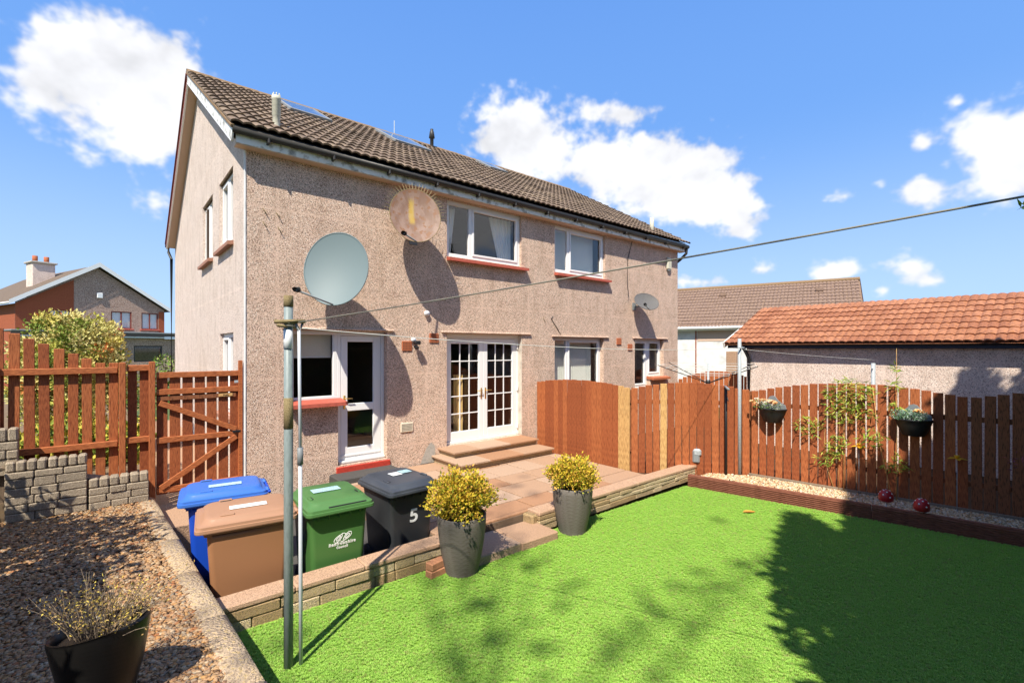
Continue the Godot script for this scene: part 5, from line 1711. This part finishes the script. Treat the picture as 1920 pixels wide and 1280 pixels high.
		for k in nb:
			var c := Vector3((-1.05 + 1.9 * k / nb if q[3] == 0 else .25 + .2 * k) * q[2], .29 + r.randf() * .08, .15 + r.randf_range(-.06, .08))
			var pt := []
			var col: Color = [Color(.80, .52, .26), Color(.82, .74, .58), Color(.78, .42, .18)][k % 3] if q[3] == 0 else Color(.80, .46, .16)
			for j in 14:
				var a := TAU * j / 7.0 + (0.2 if j > 6 else 0.0)
				pt.append([c, Vector3(cos(a), .5 + .5 * float(j > 6), sin(a) + .5), .05, .032])
			part(pl, "bloom", leaves(pt, [col, col.lerp(Color.WHITE, .12)]), M.leaf)
	# bamboo against the fence
	var greens := [Color(.18, .29, .03), Color(.28, .38, .04), Color(.38, .42, .06), Color(.14, .22, .03), Color(.42, .40, .08)]
	for q in [["leafy bamboo with a dense top tied to the fence", P(8.60, .07, 2.33), [[0.0, 1.58, -.10, .20, 330], [.02, 1.32, -.02, .15, 150], [0.0, .85, .05, .09, 60], [.0, .70, .13, .09, 60], [.02, 1.04, .44, .13, 110], [.02, .55, .22, .08, 45]], [[0.0, 0.0, 1.5], [.06, .04, 1.35], [.12, .25, .95]]], ["tall thin bamboo with sparse leaves rising above the fence", P(8.66, .07, 1.70), [[.02, .95, .26, .11, 90], [0.0, .62, 0.0, .10, 80], [.03, 1.66, .36, .07, 40], [0.0, 1.75, .0, .05, 30], [0.0, 2.0, -.02, .04, 22], [0.0, 1.45, .02, .05, 25], [.02, 1.3, .3, .07, 30]], [[0.0, 0.0, 2.2], [.04, .28, 1.65]]]]:
		var bm := thing("bamboo", q[0], "bamboo", q[1])
		for c in q[3]:
			part(bm, "cane", tube_mesh([Vector3(0, 0, -c[0]), Vector3(.02, c[2] * .5, -c[1] * .6 - c[0]), Vector3(0, c[2], -c[1])], .007, 6, .003), M.new_wood)
		var bl := []
		for c in q[2]:
			for k in int(c[4] * .9):
				var d := Vector3(r.randfn() * .55 - .15, r.randfn(), r.randfn() * 1.1)
				var p: Vector3 = Vector3(-.04 - absf(r.randfn()) * .035 - c[0], c[1] - q[1].y, -c[2]) + d.limit_length(1.5) * c[3] * Vector3(.35, .75, .95)
				bl.append([p, Vector3(r.randfn() * .7 - .3, r.randfn() * .6 - .1, r.randfn()), r.randf_range(.07, .13), r.randf_range(.013, .02)])
		part(bm, "leaves", leaves(bl, greens), M.leaf)
	for q in [["yellow metal flower on a stake in front of the dense bamboo", P(8.58, .07, 2.13), .735], ["yellow metal flower on a stake near the shaded end of the fence", P(8.68, .07, 1.06), .73]]:
		var fl := thing("metal_flower", q[0], "ornament", q[1])
		part(fl, "stake", tube_mesh([Vector3(0, 0, 0), Vector3(0, q[2], 0)], .004, 6), M.galvanised)
		for k in 5:
			var a := TAU * k / 5.0 + .3
			var pet := begin(true)
			var e := Vector3(cos(a), 0, sin(a))
			var sdw := Vector3(-sin(a), 0, cos(a))
			var up := Vector3(0, q[2], 0)
			face(pet, [up, up + e * .05 + sdw * .035 + Vector3(0, .008, 0), up + e * .115 + Vector3(0, -.006, 0), up + e * .05 - sdw * .035 + Vector3(0, .008, 0)], Vector3.UP)
			face(pet, [up - Vector3(0, .004, 0), up + e * .05 + sdw * .035 + Vector3(0, .003, 0), up + e * .115 + Vector3(0, -.010, 0), up + e * .05 - sdw * .035 + Vector3(0, .003, 0)], Vector3.DOWN)
			part(fl, "petal", done(pet), M.yellow_metal)
		var cu := begin(true)
		lathe(cu, [Vector2(.012, 0), Vector2(.03, .03), Vector2(.034, .04), Vector2(.026, .038), Vector2(0, .015)], 12, Vector3(0, q[2], 0))
		part(fl, "cup", done(cu), M.yellow_metal)
	for q in [["red spotted toadstool ornament nearer the bamboo", P(7.99, .08, 1.68)], ["red spotted toadstool ornament nearer the corner sleeper joint", P(7.86, .08, 1.29)]]:
		var ms := thing("toadstool", q[0], "ornament", q[1])
		part(ms, "stem", tube_mesh([Vector3(0, 0, 0), Vector3(0, .15, 0)], .012, 8), M.paper)
		var cp2 := begin(true)
		lathe(cp2, [Vector2(0, -.02), Vector2(.06, -.03), Vector2(.083, -.01), Vector2(.086, .03), Vector2(.075, .08), Vector2(.048, .115), Vector2(0, .128)], 20, Vector3(0, .17, 0))
		part(ms, "cap", done(cp2), M.toadstool)
		var dot := tube_mesh([Vector3(0, 0, 0), Vector3(0, .004, 0)], .010, 8)
		for k in 14:
			var az := k * 2.4
			var el := .15 + .085 * k
			var n := Vector3(cos(az) * cos(el), sin(el), sin(az) * cos(el))
			part(ms, "spot", dot, M.print_white, Transform3D(ring_frame(n), Vector3(0, .188, 0) + n * Vector3(.086, .110, .086)))
	var ac := thing("acer_sapling", "purple-leaved sapling at the shaded end of the fence bed", "shrub", P(8.55, .07, .42))
	var al2 := []
	for k in 60:
		var p := Vector3(r.randfn() * .07, .82 + r.randfn() * .06, r.randfn() * .10)
		al2.append([p, Vector3(r.randfn(), r.randfn() * .4, r.randfn()), r.randf_range(.05, .08), .014])
	part(ac, "stem", tube_mesh([Vector3.ZERO, Vector3(.01, .5, .02), Vector3(0, .85, 0)], .006, 6), M.bark)
	part(ac, "leaves", leaves(al2, [Color(.20, .04, .08), Color(.28, .07, .12), Color(.14, .03, .05)]), M.leaf)
	tag(part(self, "fallen_leaf", sheet([P(6.68, .024, 2.99), P(6.74, .036, 2.99), P(6.81, .03, 2.94), P(6.83, .024, 2.88), P(6.77, .03, 2.89), P(6.71, .034, 2.93)]), M.dead_leaf), "single orange fallen leaf lying on the turf", "leaf")

# ---------- shrubs and trees ----------
func tree_leaves(r: RandomNumberGenerator, n: int, inside: Callable, size: Vector2) -> Array:
	var out := []
	while out.size() < n:
		var p = inside.call(r)
		if p == null:
			continue
		out.append([p[0], p[1] + Vector3(r.randfn(), r.randfn(), r.randfn()) * .8, r.randf_range(size.x, size.y), r.randf_range(size.x, size.y) * .5])
	return out

func build_trees() -> void:
	var r := RandomNumberGenerator.new()
	r.seed = 12
	# conifers out of view, whose shade lies on the turf and fence
	var con := thing("conifer", "tall dark conifer of the row that shades the lawn", "tree", P(1.62, -.1, -1.6), 0.0, "conifers beside the lawn")
	var H := 9.3
	var fol := tree_leaves(r, 11000, func(q: RandomNumberGenerator):
		var y := H * (1.0 - pow(q.randf(), .62))
		if y < .4:
			return null
		var rad := minf(1.0, (H - y) / 3.4) * (.86 + .14 * sin(y * 5.0 + q.randf() * .6))
		var a := q.randf() * TAU
		var k := sqrt(q.randf_range(.35, 1.0)) * rad
		return [Vector3(cos(a) * k, y, sin(a) * k), Vector3(cos(a), .7, sin(a))], Vector2(.16, .30))
	part(con, "trunk", tube_mesh([Vector3(0, -.3, 0), Vector3(.02, 4, 0), Vector3(0, 9, 0)], .16, 8, .02), M.bark)
	part(con, "crown", leaves(fol, [Color(.03, .065, .018), Color(.045, .085, .02), Color(.025, .05, .015), Color(.06, .1, .03)]), M.leaf)
	var k := 1
	for q in [[2.75, .86], [3.8, .93], [4.7, .85], [5.8, .89], [7.0, .92], [8.2, .88], [9.5, .76], [10.8, .74]]:
		var c := dup(con, P(q[0], -.1, -1.55 - .1 * (k % 2)), k * 1.3, "tall dark conifer of the row that shades the lawn")
		c.scale = Vector3(1, q[1], 1)
		k += 1
	# an open-crowned tree whose twigs dapple the turf
	var t := thing("garden_tree", "open-crowned tree dappling the turf with shade", "tree", P(-9.2, -.3, -5.8))
	t.scale = Vector3.ONE * 1.95
	var wood := begin(true)
	tube(wood, [Vector3(0, -.2, 0), Vector3(.1, 3, .05), Vector3(-.1, 6.2, 0), Vector3(0, 9.5, .1)], [.09, .07, .045, .018], 9)
	var lv := []
	for b in 34:
		var y0 := r.randf_range(4.5, 9.3)
		var a := r.randf() * TAU
		var ln := r.randf_range(.9, 2.0)
		var tip := Vector3(cos(a) * ln, y0 + ln * .6, sin(a) * ln)
		tube(wood, [Vector3(0, y0, 0), Vector3(cos(a) * ln * .5, y0 + ln * .4, sin(a) * ln * .5), tip], [.018, .011, .005], 5, false)
		for j in 26:
			var p := Vector3(0, y0, 0).lerp(tip, r.randf_range(.4, 1.05)) + Vector3(r.randfn(), r.randfn(), r.randfn()) * .16
			lv.append([p, Vector3(r.randfn(), r.randfn(), r.randfn()), r.randf_range(.09, .15), r.randf_range(.05, .08)])
	part(t, "trunk", done(wood), M.bark)
	part(t, "crown", leaves(lv, [Color(.07, .13, .025), Color(.09, .16, .03), Color(.05, .1, .02)]), M.leaf)
	# unseen hedge, added and its top shaped to shade gravel and block walls
	var hd := thing("added_shade_hedge", "unseen hedge added to cast shade on the gravel bed", "hedge", P(-1.5, .3, 2.6))
	part(hd, "foliage", leaves(tree_leaves(r, 13000, func(q: RandomNumberGenerator):
		var z := q.randf_range(-4.4, 3.6)
		var top := 1.98 + .60 * smoothstep(-1.0, -2.2, z) + .12 * sin(z * 1.7) + .08 * sin(z * 4.1) - .65 * smoothstep(-3.0, -3.7, z) - .45 * smoothstep(-3.7, -4.3, z)
		return [Vector3(q.randf_range(-.45, .42), q.randf_range(0.0, top), z), Vector3(.4, .7, 0)], Vector2(.09, .17)), [Color(.04, .09, .02), Color(.06, .12, .025), Color(.035, .07, .018)]), M.leaf)
	part(hd, "core", box_mesh(Vector3(.6, 2.3, 5.6), .2, Vector3(0, 1.1, .6)), M.bark)  # solid block added inside so the hedge stops the sun
	part(hd, "stems", tube_mesh([Vector3(0, -.2, -3.5), Vector3(0, .5, 0), Vector3(0, -.2, 3.5)], .05, 6), M.bark)
	# twig hanging in at the edge of the view
	var tw := thing("hanging_twig", "green leafy twig of the nearest conifer neighbour against the sky", "twig", P(2.9, 2.86, .16))
	part(tw, "twig", tube_mesh([Vector3(.6, .2, .25), Vector3(.2, .05, .06), Vector3(.03, 0, .0)], .005, 5, .002), M.bark)
	var tl := []
	for q in 16:
		tl.append([Vector3(.03, 0, .0).lerp(Vector3(.2, .05, .06), r.randf()), Vector3(-1, r.randfn() * .5, -.2 + r.randfn() * .5), r.randf_range(.035, .06), .012])
	part(tw, "leaves", leaves(tl, [Color(.25, .4, .04), Color(.4, .5, .08)]), M.leaf)
	# yellow and cream pieris behind the slatted fence
	var pi := thing("pieris_shrub", "large cream and yellow flowering shrub behind the slatted fence", "shrub", P(-.50, .55, 12.0))
	var cl := []
	var cs := []
	var blobs := []
	for b in 430:
		var d := Vector3(r.randfn(), r.randfn(), r.randfn()).normalized()
		var rr2 := pow(r.randf(), .4)
		blobs.append(Vector3(d.x * .85 * rr2, 1.25 + d.y * 1.2 * rr2, d.z * .75 * rr2))
	for b in blobs:
		var tone: Color = [Color(.56, .50, .18), Color(.62, .55, .24), Color(.56, .48, .12), Color(.20, .26, .04), Color(.62, .50, .18), Color(.46, .44, .08)][r.randi() % 6]
		if r.randf() < .02:
			tone = Color(.55, .16, .04)
		for j in 62:
			var o := Vector3(r.randfn(), r.randfn() * .7, r.randfn()) * .07
			cl.append([b + o, o + Vector3(0, .12, 0) + Vector3(r.randfn(), r.randfn(), r.randfn()) * .1, r.randf_range(.05, .09), r.randf_range(.03, .05)])
			cs.append(tone.lerp(Color(.14, .22, .04), r.randf() * .3))
	part(pi, "foliage", leaves(cl, cs), M.leaf)
	part(pi, "stems", tube_mesh([Vector3(0, -.3, 0), Vector3(.05, .6, 0), Vector3(-.1, 1.6, .1)], .06, 7, .02), M.bark)
	for q in [["low mixed green hedge below the distant house", P(1.0, .3, 19.5), Vector3(2.2, 1.75, .8), [Color(.13, .24, .03), Color(.2, .3, .05), Color(.2, .2, .07), Color(.26, .22, .1)]], ["yellow-green ground shrub seen through the fence slats", P(-.75, .55, 9.6), Vector3(1.3, .75, .6), [Color(.42, .36, .05), Color(.22, .28, .04), Color(.5, .40, .06), Color(.14, .2, .03)]]]:
		var hh := thing("garden_shrub", q[0], "shrub", q[1])
		var sz: Vector3 = q[2]
		part(hh, "foliage", leaves(tree_leaves(r, 5000, func(g: RandomNumberGenerator):
			var x := g.randf_range(-1.0, 1.0)
			return [Vector3(x * sz.x, g.randf() * sz.y * (.8 + .2 * sin(x * 7.0)), g.randf_range(-1.0, 1.0) * sz.z), Vector3(0, .7, .4)], Vector2(.07, .14)), q[3]), M.leaf)
